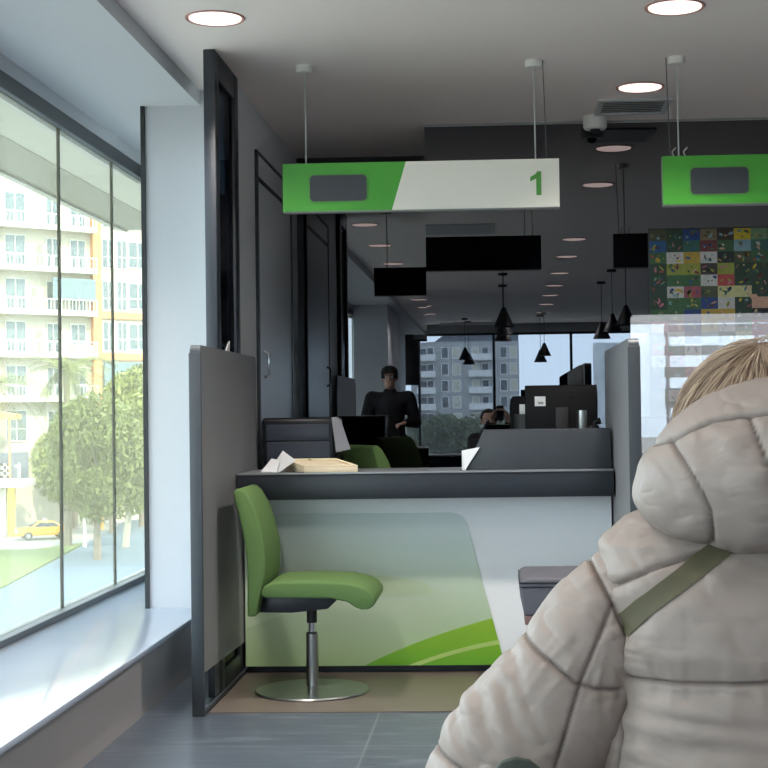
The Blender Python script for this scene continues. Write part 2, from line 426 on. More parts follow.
t = thing('reflection_bands', 'added dark bands at the rear windows, striping the sky mirrored in the acrylic screen', 'blind', (4.2, RY - .03, 0.5))  # unseen bands, added to break the sky reflection in the acrylic into stripes
for z0, z1 in ((2.22, 2.40), (1.93, 2.08), (1.60, 1.76), (1.14, 1.44)):
    bm = bmesh.new(); box(bm, 2.5, 5.9, RY - 0.040, RY - 0.030, z0, z1); fin('band', bm, 'divider_edge', t, smooth=False)
for x in (2.58, 4.2, 5.8):
    bm = bmesh.new(); box(bm, x - .004, x + .004, RY - .046, RY - .041, .5, 2.46); fin('cord', bm, 'alu_dark', t, smooth=False)
t = thing('television', 'black television hanging by the rear windows, seen in the mirror glass', 'television', (-1.62, -9.97, 1.4))
bm = bmesh.new(); box(bm, -1.80, -1.45, -9.93, -9.87, 1.62, 2.44); fin('screen', bm, 'black', t, bevel=0.01)
bm = bmesh.new(); box(bm, -1.75, -1.55, -9.92, -9.88, 2.44, CEIL); fin('bracket', bm, 'dark_plastic', t)

# ------------------------------------------------------------------ ceiling fittings
def downlight(x, y, label):
    t = thing('ceiling_light', label, 'ceiling light', (x, y, CEIL), 'recessed ceiling lights')
    bm = bmesh.new(); lathe(bm, [(0.098, -0.001), (0.108, -0.006), (0.112, -0.002), (0.112, -0.0002), (0.098, -0.0002)], (x, y, CEIL), 40); fin('trim_ring', bm, 'lamp_rim', t)
    bm = bmesh.new(); lathe(bm, [(0, -0.0045), (0.097, -0.0045), (0.097, -0.001), (0, -0.001)], (x, y, CEIL), 40); fin('diffuser', bm, 'lamp', t)
    return t
LX = (-1.04, 0.665, 2.38)
LY = (6.9, 5.53, 4.05, 2.4, 0.95, -0.8, -2.4, -3.9, -5.5, -7.2)
direct = {(0, 1): 'round recessed ceiling light beside the tall dark glass screen',
          (1, 0): 'round recessed ceiling light next to the ceiling air vent',
          (1, 1): 'round recessed ceiling light above the hanging green sign pole canopies'}
for i, x in enumerate(LX):
    for j, y in enumerate(LY):
        if (i, j) in ((0, 0), (1, 2)): continue
        lb = direct.get((i, j))
        if lb is None:
            lb = ['round recessed ceiling light in the row along the window ledge, seen in the mirror glass',
                  'round recessed ceiling light in the middle row, seen in the mirror glass',
                  'round recessed ceiling light in the row farthest from the window'][i]
        downlight(x, y, lb)
        L = bpy.data.lights.new('downlight_glow', 'SPOT'); L.energy = {6.9: 8, 5.53: 66 if x < 0 else 95, 4.05: 70 if x < 0 else 85, 2.4: 50 if x < 0 else 12, -0.8: 70, -2.4: 70}.get(y, 10); L.color = (1.0, 0.93, 0.87); L.shadow_soft_size = 0.08
        L.spot_size = math.radians(125); L.spot_blend = 0.7
        lo = bpy.data.objects.new('downlight_glow', L); COL.objects.link(lo); lo.location = (x, y, CEIL - 0.012)

def vent(x0, x1, y0, y1, label):
    t = thing('ceiling_vent', label, 'air vent', ((x0 + x1) / 2, (y0 + y1) / 2, CEIL), 'ceiling air vents')
    bm = bmesh.new(); w = 0.03
    box(bm, x0, x1, y0, y0 + w, CEIL - 0.012, CEIL - 0.0003); box(bm, x0, x1, y1 - w, y1, CEIL - 0.012, CEIL - 0.0003)
    box(bm, x0, x0 + w, y0 + w, y1 - w, CEIL - 0.012, CEIL - 0.0003); box(bm, x1 - w, x1, y0 + w, y1 - w, CEIL - 0.012, CEIL - 0.0003)
    fin('vent_frame', bm, 'vent_grey', t, bevel=0.003)
    bm = bmesh.new(); box(bm, x0 + w, x1 - w, y0 + w, y1 - w, CEIL - 0.003, CEIL - 0.0003); fin('backing', bm, 'black', t, smooth=False)
    bm = bmesh.new(); n = 7
    for k in range(n):
        yy = y0 + w + (k + 0.5) * (y1 - y0 - 2 * w) / n
        prism(bm, [(yy - 0.014, CEIL - 0.010), (yy - 0.012, CEIL - 0.012), (yy + 0.014, CEIL - 0.005), (yy + 0.012, CEIL - 0.003)], 'X', x0 + w, x1 - w)
    fin('slat', bm, 'vent_grey', t, smooth=False)
vent(0.49, 0.845, 7.14, 7.50, 'square ceiling air vent close to the dark glass wall')
vent(-0.62, -0.02, 3.0, 3.6, 'long ceiling air vent over the hall, seen in the mirror glass')
t = thing('security_camera', 'white dome security camera on the ceiling beside the air vent', 'security camera', (0.50, 7.57, CEIL))
bm = bmesh.new(); lathe(bm, [(0, 0), (0.058, 0), (0.06, -0.01), (0.06, -0.055), (0.052, -0.066), (0, -0.066)], (0.50, 7.57, CEIL), 32); fin('base', bm, 'white_plastic', t)
bm = bmesh.new(); lathe(bm, [(0.026 * math.cos(a), -0.066 - 0.024 * math.sin(a)) for a in [k * PI / 16 for k in range(9)]], (0.50, 7.57, CEIL), 24); fin('dome', bm, 'black', t)

# ------------------------------------------------------------------ hanging counter signs
SY = 6.30
def sign(x0, label, digit, hangs):
    w, z0, z1, th = 1.168, 1.985, 2.188, 0.05
    t = thing('hanging_sign', label, 'sign', (x0 + w / 2, SY, z0), 'signs hanging over the counters')
    bm = bmesh.new(); box(bm, x0, x0 + w, SY + 0.006, SY + th, z0 - 0.006, z1); fin('housing', bm, 'sign_grey', t, bevel=0.003)
    bm = bmesh.new(); box(bm, x0 + 0.002, x0 + w - 0.002, SY + th, SY + th + 0.004, z0, z1 - 0.002); fin('back_panel', bm, 'sign_back', t, smooth=False)
    bm = bmesh.new(); prism(bm, [(x0, z0), (x0 + 0.462, z0), (x0 + 0.523, z1), (x0, z1)], 'Y', SY, SY + 0.006); fin('green_panel', bm, 'sign_green', t, smooth=False)
    bm = bmesh.new(); prism(bm, [(x0 + 0.462, z0), (x0 + w, z0), (x0 + w, z1), (x0 + 0.523, z1)], 'Y', SY, SY + 0.006); fin('white_panel', bm, 'sign_white', t, smooth=False)
    cx, cz = x0 + 0.236, (z0 + z1) / 2 - 0.006
    bm = bmesh.new(); prism(bm, rrect(0.252, 0.122, 0.022, 6, cx, cz), 'Y', SY - 0.004, SY); fin('display_frame', bm, 'digit_green', t)
    bm = bmesh.new(); prism(bm, rrect(0.24, 0.110, 0.018, 6, cx, cz), 'Y', SY - 0.006, SY - 0.0035); fin('display', bm, 'display', t)
    if digit:
        gx, gz = x0 + 1.045, 2.035
        bm = bmesh.new()
        prism(bm, [(gx + 0.026, gz), (gx + 0.047, gz), (gx + 0.047, gz + 0.10), (gx + 0.031, gz + 0.10), (gx + 0.022, gz + 0.088), (gx + 0.001, gz + 0.076), (gx + 0.001, gz + 0.058), (gx + 0.026, gz + 0.070)], 'Y', SY - 0.002, SY + 0.001)
        fin('number', bm, 'digit_green', t, smooth=False)
    for hx, thick in hangs:
        bm = bmesh.new(); lathe(bm, [(0, 0), (0.036, 0), (0.037, -0.006), (0.035, -0.03), (0.006, -0.034), (0.0, -0.034)], (hx, SY + 0.03, CEIL), 24); fin('ceiling_cup', bm, 'white_plastic', t)
        bm = bmesh.new(); tube(bm, [(hx, SY + 0.03, CEIL - 0.03), (hx + 0.002, SY + 0.03, z1)], 0.0032, 8); fin('hanging_rod', bm, 'wire', t)
    hx = hangs[-1][0] if digit else hangs[0][0] - 0.095
    bm = bmesh.new()
    a = hx + (0.05 if digit else 0.062)
    tube(bm, [(a - 0.012, SY + 0.03, CEIL), (a, SY + 0.03, z1 + 0.0)], 0.0018, 6); fin('power_wire', bm, 'alu_dark', t)
    for q in (0, 1):
        e = hx + 0.10 + q * 0.03 if not digit else hx + 0.01
    if not digit:
        for q in (-0.018, 0.03):
            bm = bmesh.new(); tube(bm, [(hangs[0][0] + q, SY + 0.03, z1), (hangs[0][0] + q - 0.008, SY + 0.03, z1 + 0.022), (hangs[0][0] + q + 0.008, SY + 0.03, z1 + 0.04)], 0.003, 6)
            fin('wire_hook', bm, 'wire', t)
    return t
sign(-0.905, 'long green and white hanging sign with the number 1', True, ((-0.81, 1), (0.163, 1)))
sign(0.695, 'green hanging sign with a display, over the counter beside the woman in the beige coat', False, ((0.765, 1), (1.76, 1)))

# ------------------------------------------------------------------ dividers
def divider(x0, x1, label, slim=False):
    t = thing('counter_divider', label, 'divider', ((x0 + x1) / 2, 6.2, 0), 'grey dividers between the counters')
    y0, y1, zt = 5.60, 6.90, 1.395
    prof = []
    for k in range(7):
        a = PI - k * PI / 12
        prof.append((y0 + 0.03 + 0.03 * math.cos(a), zt - 0.03 + 0.03 * math.sin(a)))
    for k in range(7):
        a = PI / 2 - k * PI / 12
        prof.append((y1 - 0.03 + 0.03 * math.cos(a), zt + 0.0 - 0.03 + 0.03 * math.sin(a)))
    prof += [(y1, 0.13), (y0 + 0.0, 0.16)]
    bm = bmesh.new()
    if slim:        # the rear half is a thin lining in front of the dark glass screen
        front = [(yy, zz) for yy, zz in prof[:7]] + [(5.985, zt), (5.985, 0.152), (y0, 0.16)]
        rear = [(5.985, zt)] + prof[7:14] + [(y1, 0.13), (5.985, 0.152)]
        prism(bm, front, 'X', x0 + 0.004, x1 - 0.004, 1, 0); prism(bm, rear, 'X', x1 - 0.009, x1 - 0.004, 1, 0)
    else: prism(bm, prof, 'X', x0 + 0.004, x1 - 0.004, 1, 0)
    fin('panel', bm, ['divider_face', 'divider_edge'], t)
    bm = bmesh.new(); box(bm, x0, x1, y0 - 0.004, y0 + 0.012, 0, zt - 0.03); fin('front_post', bm, 'divider_edge', t, bevel=0.003)
    bm = bmesh.new(); box(bm, x1 - 0.009 if slim else x0, x1, y0 + 0.012, y1, 0, 0.022); fin('floor_rail', bm, 'divider_edge', t, bevel=0.003)
    for ya, yb in ((5.86, 5.96), (6.60, 6.88)):
        bm = bmesh.new(); box(bm, x0 + 0.01 if ya < 6 else x1 - 0.034, x1 - 0.010, ya, yb, 0.0225, 0.15); fin('foot_block', bm, 'dark_frame', t)
    return t
divider(-1.168, -1.122, 'grey counter divider panel behind the green swivel chair', True)
divider(0.478, 0.524, 'grey counter divider panel beside the beige coat, right of the counter')
bm = bmesh.new(); prism(bm, [(6.22, 1.396), (6.30, 1.396), (6.31, 1.442), (6.27, 1.425)], 'X', -1.143, -1.139)
tag(fin('paper_scrap', bm, 'paper', smooth=False), 'small white paper scrap on top of the left grey divider', 'paper')

# ------------------------------------------------------------------ counters
def counter(dx, label, printed):
    t = thing('service_counter', label, 'counter', (dx - 0.32, 6.6, 0), 'white service counters')
    L, Rr = -1.118 + dx, 0.474 + dx
    bm = bmesh.new(); box(bm, L, Rr, 6.33, 6.78, 0.766, 0.872); fin('countertop', bm, 'counter_dark', t, bevel=0.003)
    bm = bmesh.new(); box(bm, L, Rr, 6.326, 6.78, 0.872, 0.879); fin('top_edging', bm, 'counter_edge', t, bevel=0.001)
    bm = bmesh.new(); box(bm, L, Rr, 6.50, 6.53, 0.035, 0.766); fin('front_panel', bm, 'counter_white', t, smooth=False)
    bm = bmesh.new(); box(bm, L + 0.01, Rr - 0.01, 6.53, 6.56, 0.004, 0.035); fin('plinth', bm, 'navy_black', t, smooth=False)
    for q in (L, Rr - 0.02):
        bm = bmesh.new(); box(bm, q, q + 0.02, 6.53, 7.30, 0.0, 0.766); fin('side_panel', bm, 'counter_dark', t, smooth=False)
    bm = bmesh.new(); box(bm, L + 0.02, Rr - 0.02, 6.78, 7.32, 0.72, 0.745); fin('desk', bm, 'counter_white', t, smooth=False)
    if printed:
        bm = bmesh.new()
        prism(bm, [(L, 0.036), (0.005, 0.036), (-0.150, 0.645), (-0.165, 0.672), (-0.19, 0.688), (-0.225, 0.694), (L, 0.694)], 'Y', 6.494, 6.50)
        pp = fin('printed_panel', bm, 'print_panel', t, smooth=False)
        pp.location = (0, 0, 0)
        # curved leaf shapes of the printed picture
        def arc(p0, p1, p2, n=14):
            return [((1 - s) ** 2 * p0[0] + 2 * s * (1 - s) * p1[0] + s * s * p2[0], (1 - s) ** 2 * p0[1] + 2 * s * (1 - s) * p1[1] + s * s * p2[1]) for s in [k / n for k in range(n + 1)]]
        bm = bmesh.new(); prism(bm, arc((-0.60, 0.037), (-0.36, 0.155), (-0.046, 0.237)) + [(0.005, 0.0365)], 'Y', 6.4925, 6.4941); fin('printed_leaf', bm, 'print_leaf', pp, smooth=False)
        bm = bmesh.new(); prism(bm, arc((-0.41, 0.037), (-0.22, 0.11), (-0.02, 0.143)) + arc((-0.016, 0.125), (-0.2, 0.095), (-0.36, 0.037)), 'Y', 6.4915, 6.4926); fin('printed_leaf_edge', bm, 'print_leaf_pale', pp, smooth=False)
        bm = bmesh.new(); prism(bm, arc((L + 0.001, 0.30), (-0.75, 0.50), (-0.33, 0.39)) + arc((-0.28, 0.34), (-0.7, 0.37), (L + 0.001, 0.20)), 'Y', 6.4932, 6.4941); fin('printed_mist', bm, 'print_mist', pp, smooth=False)
    return t
counter(0.0, 'white service counter with a green leaf print and dark top', True)
counter(1.642, 'white service counter hidden behind the beige coat, right of the divider', False)

# privacy ledge on the counter top
t = thing('privacy_screen', 'dark grey sloped privacy ledge on the countertop in front of the monitors', 'privacy screen', (0.16, 6.5, 0.879))
bm = bmesh.new(); prism(bm, [(-0.150, 0.8795), (0.472, 0.8795), (0.468, 1.050), (-0.072, 1.050)], 'Y', 6.42, 6.445); fin('front_panel', bm, 'ledge_grey', t, bevel=0.003)
bm = bmesh.new(); prism(bm, [(-0.150, 0.8795), (-0.133, 0.8795), (-0.058, 1.050), (-0.072, 1.050)], 'Y', 6.445, 6.62); fin('side_panel', bm, 'navy_black', t, smooth=False)
bm = bmesh.new(); box(bm, -0.06, 0.468, 6.445, 6.62, 1.038, 1.050); fin('shelf', bm, 'ledge_grey', t, smooth=False)

bm = bmesh.new(); lathe(bm, [(0, 0), (0.021, 0), (0.0215, 0.002), (0.0215, 0.078), (0.0195, 0.078), (0.0195, 0.006), (0, 0.006)], (0.352, 6.475, 1.0505), 28)
tag(fin('metal_cup', bm, 'steel'), 'small silver metal cup on the dark privacy ledge', 'cup')

def card(name, pts, m, label, cat, th=0.0015, group=None):
    bm = bmesh.new(); P = [Vector(q) for q in pts]
    n = (P[1] - P[0]).cross(P[2] - P[0]).normalized() * th
    A = [bm.verts.new(q) for q in P]; B = [bm.verts.new(q + n) for q in P]
    bm.faces.new(A); bm.faces.new(B[::-1])
    for i in range(len(P)): bm.faces.new((A[i], B[i], B[(i + 1) % len(P)], A[(i + 1) % len(P)]))
    return tag(fin(name, bm, m, smooth=False), label, cat, group)
card('leaflet', [(-0.165, 6.415, 0.8795), (-0.152, 6.40, 0.8795), (-0.088, 6.40, 0.977), (-0.165, 6.415, 0.962)], 'paper', 'white leaflet leaning against the sloped end of the dark ledge', 'leaflet')

# cream tray with papers on the left of the countertop
t = thing('document_tray', 'flat cream wooden document tray on the left of the countertop', 'tray', (-0.79, 6.47, 0.879))
c0 = (-0.835, 6.345); ux, uy = (0.228, 0.02), (-0.115, 0.22)
def tp(s, r): return (c0[0] + ux[0] * s + uy[0] * r, c0[1] + ux[1] * s + uy[1] * r)
def slab(bm, s0, s1, r0, r1, zf0, zb0, zf1, zb1):
    vs = []
    for (s, r) in ((s0, r0), (s1, r0), (s1, r1), (s0, r1)):
        x, y = tp(s, r); vs.append(bm.verts.new((x, y, zf0 + (zb0 - zf0) * r)))
    for (s, r) in ((s0, r0), (s1, r0), (s1, r1), (s0, r1)):
        x, y = tp(s, r); vs.append(bm.verts.new((x, y, zf1 + (zb1 - zf1) * r)))
    for f in ((3, 2, 1, 0), (4, 5, 6, 7), (0, 1, 5, 4), (1, 2, 6, 5), (2, 3, 7, 6), (3, 0, 4, 7)): bm.faces.new([vs[i] for i in f])
bm = bmesh.new(); slab(bm, 0, 1, 0, 1, 0.8795, 0.8795, 0.902, 0.927); fin('body', bm, 'cream', t, bevel=0.003)
bm = bmesh.new()
slab(bm, 0, 1, 0, 0.09, 0.902, 0.927, 0.908, 0.933); slab(bm, 0, 1, 0.91, 1, 0.902, 0.927, 0.908, 0.933)
slab(bm, 0, 0.09, 0.09, 0.91, 0.902, 0.927, 0.908, 0.933); slab(bm, 0.91, 1, 0.09, 0.91, 0.902, 0.927, 0.908, 0.933)
fin('rim', bm, 'cream', t, bevel=0.001)
bm = bmesh.new(); x, y = tp(0.45, 0.86); lathe(bm, [(0, 0.0), (0.012, 0.0), (0.012, 0.004), (0, 0.004)], (x, y, 0.927), 16); fin('stud', bm, 'cream_dark', t)
card('paper_sheet', [(-1.01, 6.50, 0.8795), (-0.95, 6.40, 0.8795), (-0.875, 6.395, 0.930), (-0.955, 6.56, 0.968)], 'paper', 'white paper sheet propped behind the cream tray', 'paper')
card('paper_sheet', [(-1.035, 6.44, 0.8795), (-0.96, 6.40, 0.8795), (-0.95, 6.46, 0.93), (-1.0, 6.52, 0.935)], 'paper', 'small white paper sheet lying left of the propped sheet', 'paper')

# printer on the desk
t = thing('desk_printer', 'black desk printer with slate grey front behind the cream tray', 'printer', (-0.94, 7.1, 0.745))
bm = bmesh.new(); prism(bm, [(-1.105, 0.7455), (-0.775, 0.7455), (-0.765, 1.112), (-1.115, 1.112)], 'Y', 6.965, 7.27); fin('body', bm, 'navy_black', t, bevel=0.018, seg=3)
bm = bmesh.new(); box(bm, -1.088, -0.795, 6.955, 6.97, 1.005, 1.08); fin('control_panel', bm, 'printer_face', t, bevel=0.003)
bm = bmesh.new(); box(bm, -1.088, -0.795, 6.957, 6.97, 0.80, 1.000); fin('front_flap', bm, 'printer_face', t, bevel=0.003)
card('folder', [(-0.762, 6.944, 0.949), (-0.695, 6.944, 0.962), (-0.738, 6.944, 1.095), (-0.756, 6.944, 1.112), (-0.782, 6.944, 1.112)], 'grey_paper', 'light grey folder hanging at the right edge of the black printer', 'folder', 0.006)

# monitors
def monitor(name_label, cx, y, zb, w, h, ang, sticker):
    t = thing('monitor', name_label, 'monitor', (cx, y, 0.745), 'monitors on the counter desk')
    def rot(bm):
        bmesh.ops.rotate(bm, verts=bm.verts[:], cent=(cx, y, 0), matrix=Matrix.Rotation(ang, 3, 'Z'))
    bm = bmesh.new(); prism(bm, [(y - 0.02, zb + 0.03), (y, zb), (y + 0.022, zb), (y + 0.022, zb + h), (y, zb + h), (y - 0.02, zb + h - 0.04)], 'X', cx - w / 2, cx + w / 2); rot(bm); fin('case', bm, 'monitor_black', t, bevel=0.004)
    bm = bmesh.new(); box(bm, cx - w / 2 + 0.015, cx + w / 2 - 0.015, y + 0.022, y + 0.024, zb + 0.015, zb + h - 0.015); rot(bm); fin('screen', bm, 'display', t, smooth=False)
    bm = bmesh.new(); box(bm, cx - 0.03, cx + 0.03, y - 0.035, y - 0.015, 0.76, zb + h * 0.6); rot(bm); fin('neck', bm, 'black', t, bevel=0.004)
    bm = bmesh.new(); lathe(bm, [(0, 0), (0.11, 0), (0.11, 0.008), (0.03, 0.016), (0, 0.016)], (cx, y - 0.01, 0.7455), 32); fin('base', bm, 'black', t)
    if sticker:
        sx, sz, sw, sh = sticker
        bm = bmesh.new(); box(bm, cx + sx, cx + sx + sw, y - 0.0225, y - 0.0203, zb + sz, zb + sz + sh); rot(bm); s = fin('sticker', bm, 'paper', t, smooth=False)
        bm = bmesh.new(); box(bm, cx + sx + sw * 0.3, cx + sx + sw * 0.8, y - 0.0232, y - 0.0224, zb + sz + sh * 0.2, zb + sz + sh * 0.45); rot(bm); fin('print', bm, 'sign_grey', s, smooth=False)
    return t
monitor('wide black monitor with a white label on its back, behind the privacy ledge', 0.285, 7.0, 0.985, 0.335, 0.262, 0.06, (-0.125, 0.165, 0.05, 0.045))
m2 = monitor('narrow black monitor turned edge-on, left of the labelled monitor', 0.105, 7.16, 0.985, 0.10, 0.215, -0.35, (-0.005, 0.08, 0.03, 0.095))
# badge ring on the wide monitor
bm = bmesh.new()
ring = [(0.335 + 0.016 * math.cos(a), 6.978, 1.205 + 0.016 * math.sin(a)) for a in [k * PI / 10 for k in range(21)]]
tube(bm, ring, 0.0018, 6); rt = [o for o in bpy.data.objects if o.name == 'monitor'][0]
fin('badge', bm, 'dark_plastic', rt)
t = thing('customer_display', 'small tilted black display on a pole above the labelled monitor', 'display', (0.35, 7.2, 0.745))
bm = bmesh.new(); prism(bm, [(0.326, 1.20), (0.404, 1.20), (0.398, 1.345), (0.384, 1.345), (0.326, 1.312)], 'Y', 7.18, 7.215); fin('head', bm, 'black', t, bevel=0.006)
bm = bmesh.new(); box(bm, 0.330, 0.392, 7.215, 7.2175, 1.22, 1.31); fin('screen', bm, 'display', t, smooth=False)
bm = bmesh.new(); tube(bm, [(0.35, 7.2, 0.75), (0.35, 7.2, 1.21)], 0.012, 12); fin('pole', bm, 'dark_plastic', t)
bm = bmesh.new(); lathe(bm, [(0, 0), (0.05, 0), (0.05, 0.008), (0.012, 0.014), (0, 0.014)], (0.35, 7.2, 0.7455), 24); fin('base', bm, 'black', t)
# phone and note at the right end of the desk
t = thing('desk_phone', 'black desk phone with handset beside the right divider', 'phone', (0.43, 6.9, 0.745))
bm = bmesh.new(); prism(bm, [(6.80, 0.7455), (6.90, 0.7455), (6.90, 1.04), (6.87, 1.06)], 'X', 0.405, 0.45); fin('body', bm, 'black', t, bevel=0.005)
bm = bmesh.new(); tube(bm, [(0.425, 6.87, 1.02), (0.432, 6.86, 1.075), (0.45, 6.86, 1.085), (0.449, 6.87, 1.07)], [0.012, 0.010, 0.010, 0.013], 10); fin('handset', bm, 'black', t)

# ------------------------------------------------------------------ green chairs
def green_chair(name_label, loc, lift=0.0, rz=0.0):
    t = thing('swivel_chair', name_label, 'chair', (0, 0, 0), 'green swivel chairs')
    hw = 0.212
    seat = [(-.172, .432), (-.160, .456), (-.12, .467), (.03, .469), (.15, .464), (.215, .451), (.256, .431), (.277, .404), (.274, .377), (.252, .360), (.222, .358), (.196, .369), (.165, .390), (.10, .404), (-.15, .408), (-.170, .415)]
    bm = bmesh.new(); prism(bm, [(x, z + lift) for x, z in seat], 'Y', -hw, hw); fin('seat', bm, 'green_fabric', t, bevel=0.016, seg=3, angle=60)
    back = [(-.228, .334), (-.192, .336), (-.176, .42), (-.158, .49), (-.154, .56), (-.160, .62), (-.174, .69), (-.198, .76), (-.228, .815), (-.250, .835), (-.272, .836), (-.284, .822), (-.262, .74), (-.240, .65), (-.228, .56), (-.226, .45)]
    bm = bmesh.new(); prism(bm, [(x, z + lift) for x, z in back], 'Y', -hw + 0.0, hw - 0.0)
    for v in bm.verts:      # the backrest narrows towards its rounded top
        k = max(0, (v.co.z - lift - 0.5) / 0.34); v.co.y *= 1 - 0.10 * k * k
    fin('backrest', bm, 'green_fabric', t, bevel=0.018, seg=3, angle=60)
    bm = bmesh.new(); prism(bm, [(-.20, .340 + lift), (-.06, .338 + lift), (.08, .352 + lift), (.115, .385 + lift), (.10, .404 + lift), (-.20, .408 + lift)], 'Y', -0.13, 0.13); fin('seat_plate', bm, 'dark_plastic', t, bevel=0.006)
    bm = bmesh.new(); tube(bm, [(0, 0, .282 + lift), (0, 0, .345 + lift)], 0.021, 20); fin('collar', bm, 'black', t)
    bm = bmesh.new(); tube(bm, [(0, 0, .238), (0, 0, .288 + lift)], 0.0135, 20); fin('gas_piston', bm, 'chrome', t)
    bm = bmesh.new(); tube(bm, [(0, 0, .02), (0, 0, .238), (0, 0, .246)], [0.0245, 0.0245, 0.018], 24); fin('column', bm, 'steel', t)
    bm = bmesh.new(); lathe(bm, [(0, 0.004), (.228, 0.004), (.232, .008), (.228, .014), (.06, .018), (.034, .026), (0, .026)], (0, 0, 0), 64); fin('base_plate', bm, 'steel', t)
    t.location = loc; t.rotation_euler = (0, 0, rz)
    return t
green_chair('green fabric swivel chair in front of the counter on a round steel base', (-0.776, 6.085, 0))
green_chair('green swivel chair behind the counter, only the top of its backrest showing', (-0.475, 7.60, 0), 0.135, math.radians(30))

# grey stool
t = thing('waiting_stool', 'grey upholstered stool on a brown wooden base beside the beige sleeve', 'stool', (0.29, 5.92, 0.004))
bm = bmesh.new(); prism(bm, [(0.082, 0.352), (0.45, 0.352), (0.462, 0.44), (0.462, 0.483), (0.445, 0.496), (0.085, 0.496), (0.067, 0.483), (0.066, 0.43)], 'Y', 5.70, 6.14); fin('cushion', bm, 'grey_vinyl', t, bevel=0.014, seg=3)
bm = bmesh.new()
for zz in (0.462, 0.478): 
    tube(bm, [(0.066, 5.698, zz), (0.462, 5.698, zz), (0.462, 6.141, zz), (0.066, 6.141, zz), (0.066, 5.698, zz)], 0.0035, 6)
fin('piping', bm, 'dark_plastic', t)
bm = bmesh.new(); box(bm, 0.083, 0.448, 5.705, 6.135, 0.318, 0.352); fin('base_frame', bm, 'brown_wood', t, bevel=0.003)
for lx in (0.14, 0.40):
    for ly in (5.76, 6.08):
        bm = bmesh.new(); tube(bm, [(lx, ly, 0.004), (lx, ly, 0.318)], 0.018, 12); fin('leg', bm, 'dark_plastic', t)

# ------------------------------------------------------------------ poster of small pictures on the mirror glass
PC = {'o': (70, 76, 48), 'd': (34, 62, 42), 'b': (28, 62, 128), 'k': (128, 112, 84), 'D': (56, 44, 40), 'y': (206, 178, 40), 's': (108, 140, 104), 'B': (30, 86, 140),
      't': (42, 96, 84), 'm': (112, 42, 46), 'g': (58, 100, 58), 'l': (128, 164, 176), 'T': (88, 138, 138), 'w': (196, 196, 192), 'u': (186, 156, 56), 'x': (24, 28, 30),
      'Y': (150, 158, 62), 'r': (176, 66, 60), 'p': (152, 78, 90), 'e': (202, 196, 140), 'h': (216, 168, 142), 'P': (196, 118, 138), 'c': (120, 178, 190)}
ROWS = ['odbkDysdgtbd', 'BdtmgltbBgdk', 'gwuwxoggdyrd', 'dYYDYddDkgtd', 'dggwrddodbgw', 'dwpoeedkdgmd', 'dggbwdhxgdby', 'ggbuudxdtgpd',
        'PpbewsPgwtbr', 'mwBlgePtywdb', 'rgwtlwbPgdyw', 'wPebgrwtbmgd', 'tgrwPblwgybd', 'bdmtrgwPlbgy', 'gwbrdtmgwPbd', 'dgtmbgrdywtg', 'DdgxmdgtbDgx', 'xdDgdmxdgDdx']
keys = list(PC); pmats = []
for k in keys: pmats.append(mat('picture_' + k + ('_dark' if k.isupper() else ''), tuple(v * .9 for v in PC[k]), 0.35, var=0.35, scale=60))
t = thing('picture_board', 'colourful board of small childlike pictures on the dark glass wall', 'poster', (1.3, 7.68, 1.0))
px0, pz1, tw, thh = 0.775, 2.045, 0.0857, 0.0585
bm = bmesh.new(); box(bm, px0 - 0.006, px0 + 12 * tw + 0.006, 7.690, 7.699, pz1 - 18 * thh - 0.006, pz1 + 0.006); fin('backing_board', bm, 'dark_plastic', t, smooth=False)
bm = bmesh.new()
for r, row in enumerate(ROWS):
    for c_, ch in enumerate(row):
        e = 0.0018
        box(bm, px0 + c_ * tw, px0 + (c_ + 1) * tw, 7.686 - e * random.random(), 7.690, pz1 - (r + 1) * thh, pz1 - r * thh, keys.index(ch))
fin('picture_tiles', bm, pmats, t, smooth=False)['kind'] = 'stuff'
bm = bmesh.new()
for r, row in enumerate(ROWS):
    for c_, ch in enumerate(row):
        for q in range(random.choice((2, 3, 4, 5, 6, 7))):
            u = px0 + (c_ + random.uniform(.15, .85)) * tw; v = pz1 - (r + random.uniform(.2, .8)) * thh
            a, b = random.uniform(.003, .019), random.uniform(.003, .010); ph = random.uniform(0, PI)
            pts = []
            for k in range(8):
                an = k * PI / 4; rr = random.uniform(.6, 1.2)
                X, Z = a * rr * math.cos(an), b * rr * math.sin(an)
                pts.append((u + X * math.cos(ph) - Z * math.sin(ph), v + X * math.sin(ph) + Z * math.cos(ph)))
            prism(bm, pts, 'Y', 7.6828, 7.6842, random.randrange(len(keys)))
fin('drawn_shapes', bm, pmats, t, smooth=False)['kind'] = 'stuff'
# the crooked pink card on the board
card('picture_card', [(1.270, 7.681, 1.706), (1.318, 7.681, 1.642), (1.362, 7.681, 1.645), (1.310, 7.681, 1.708)], pmats[keys.index('h')], 'crooked pink card stuck on the colourful picture board', 'card')

# acrylic counter screen
t = thing('acrylic_screen', 'clear acrylic counter screen in front of the colourful picture board', 'screen', (1.2, 6.42, 0.879))
bm = bmesh.new(); prism(bm, rrect(1.36, 0.64, 0.015, 4, 1.24, 1.21), 'Y', 6.40, 6.406); fin('sheet', bm, 'acrylic', t, smooth=False)
for fx in (0.75, 1.7):
    bm = bmesh.new(); box(bm, fx - 0.05, fx + 0.05, 6.395, 6.411, 0.879, 0.90); fin('foot', bm, 'steel', t, bevel=0.002)

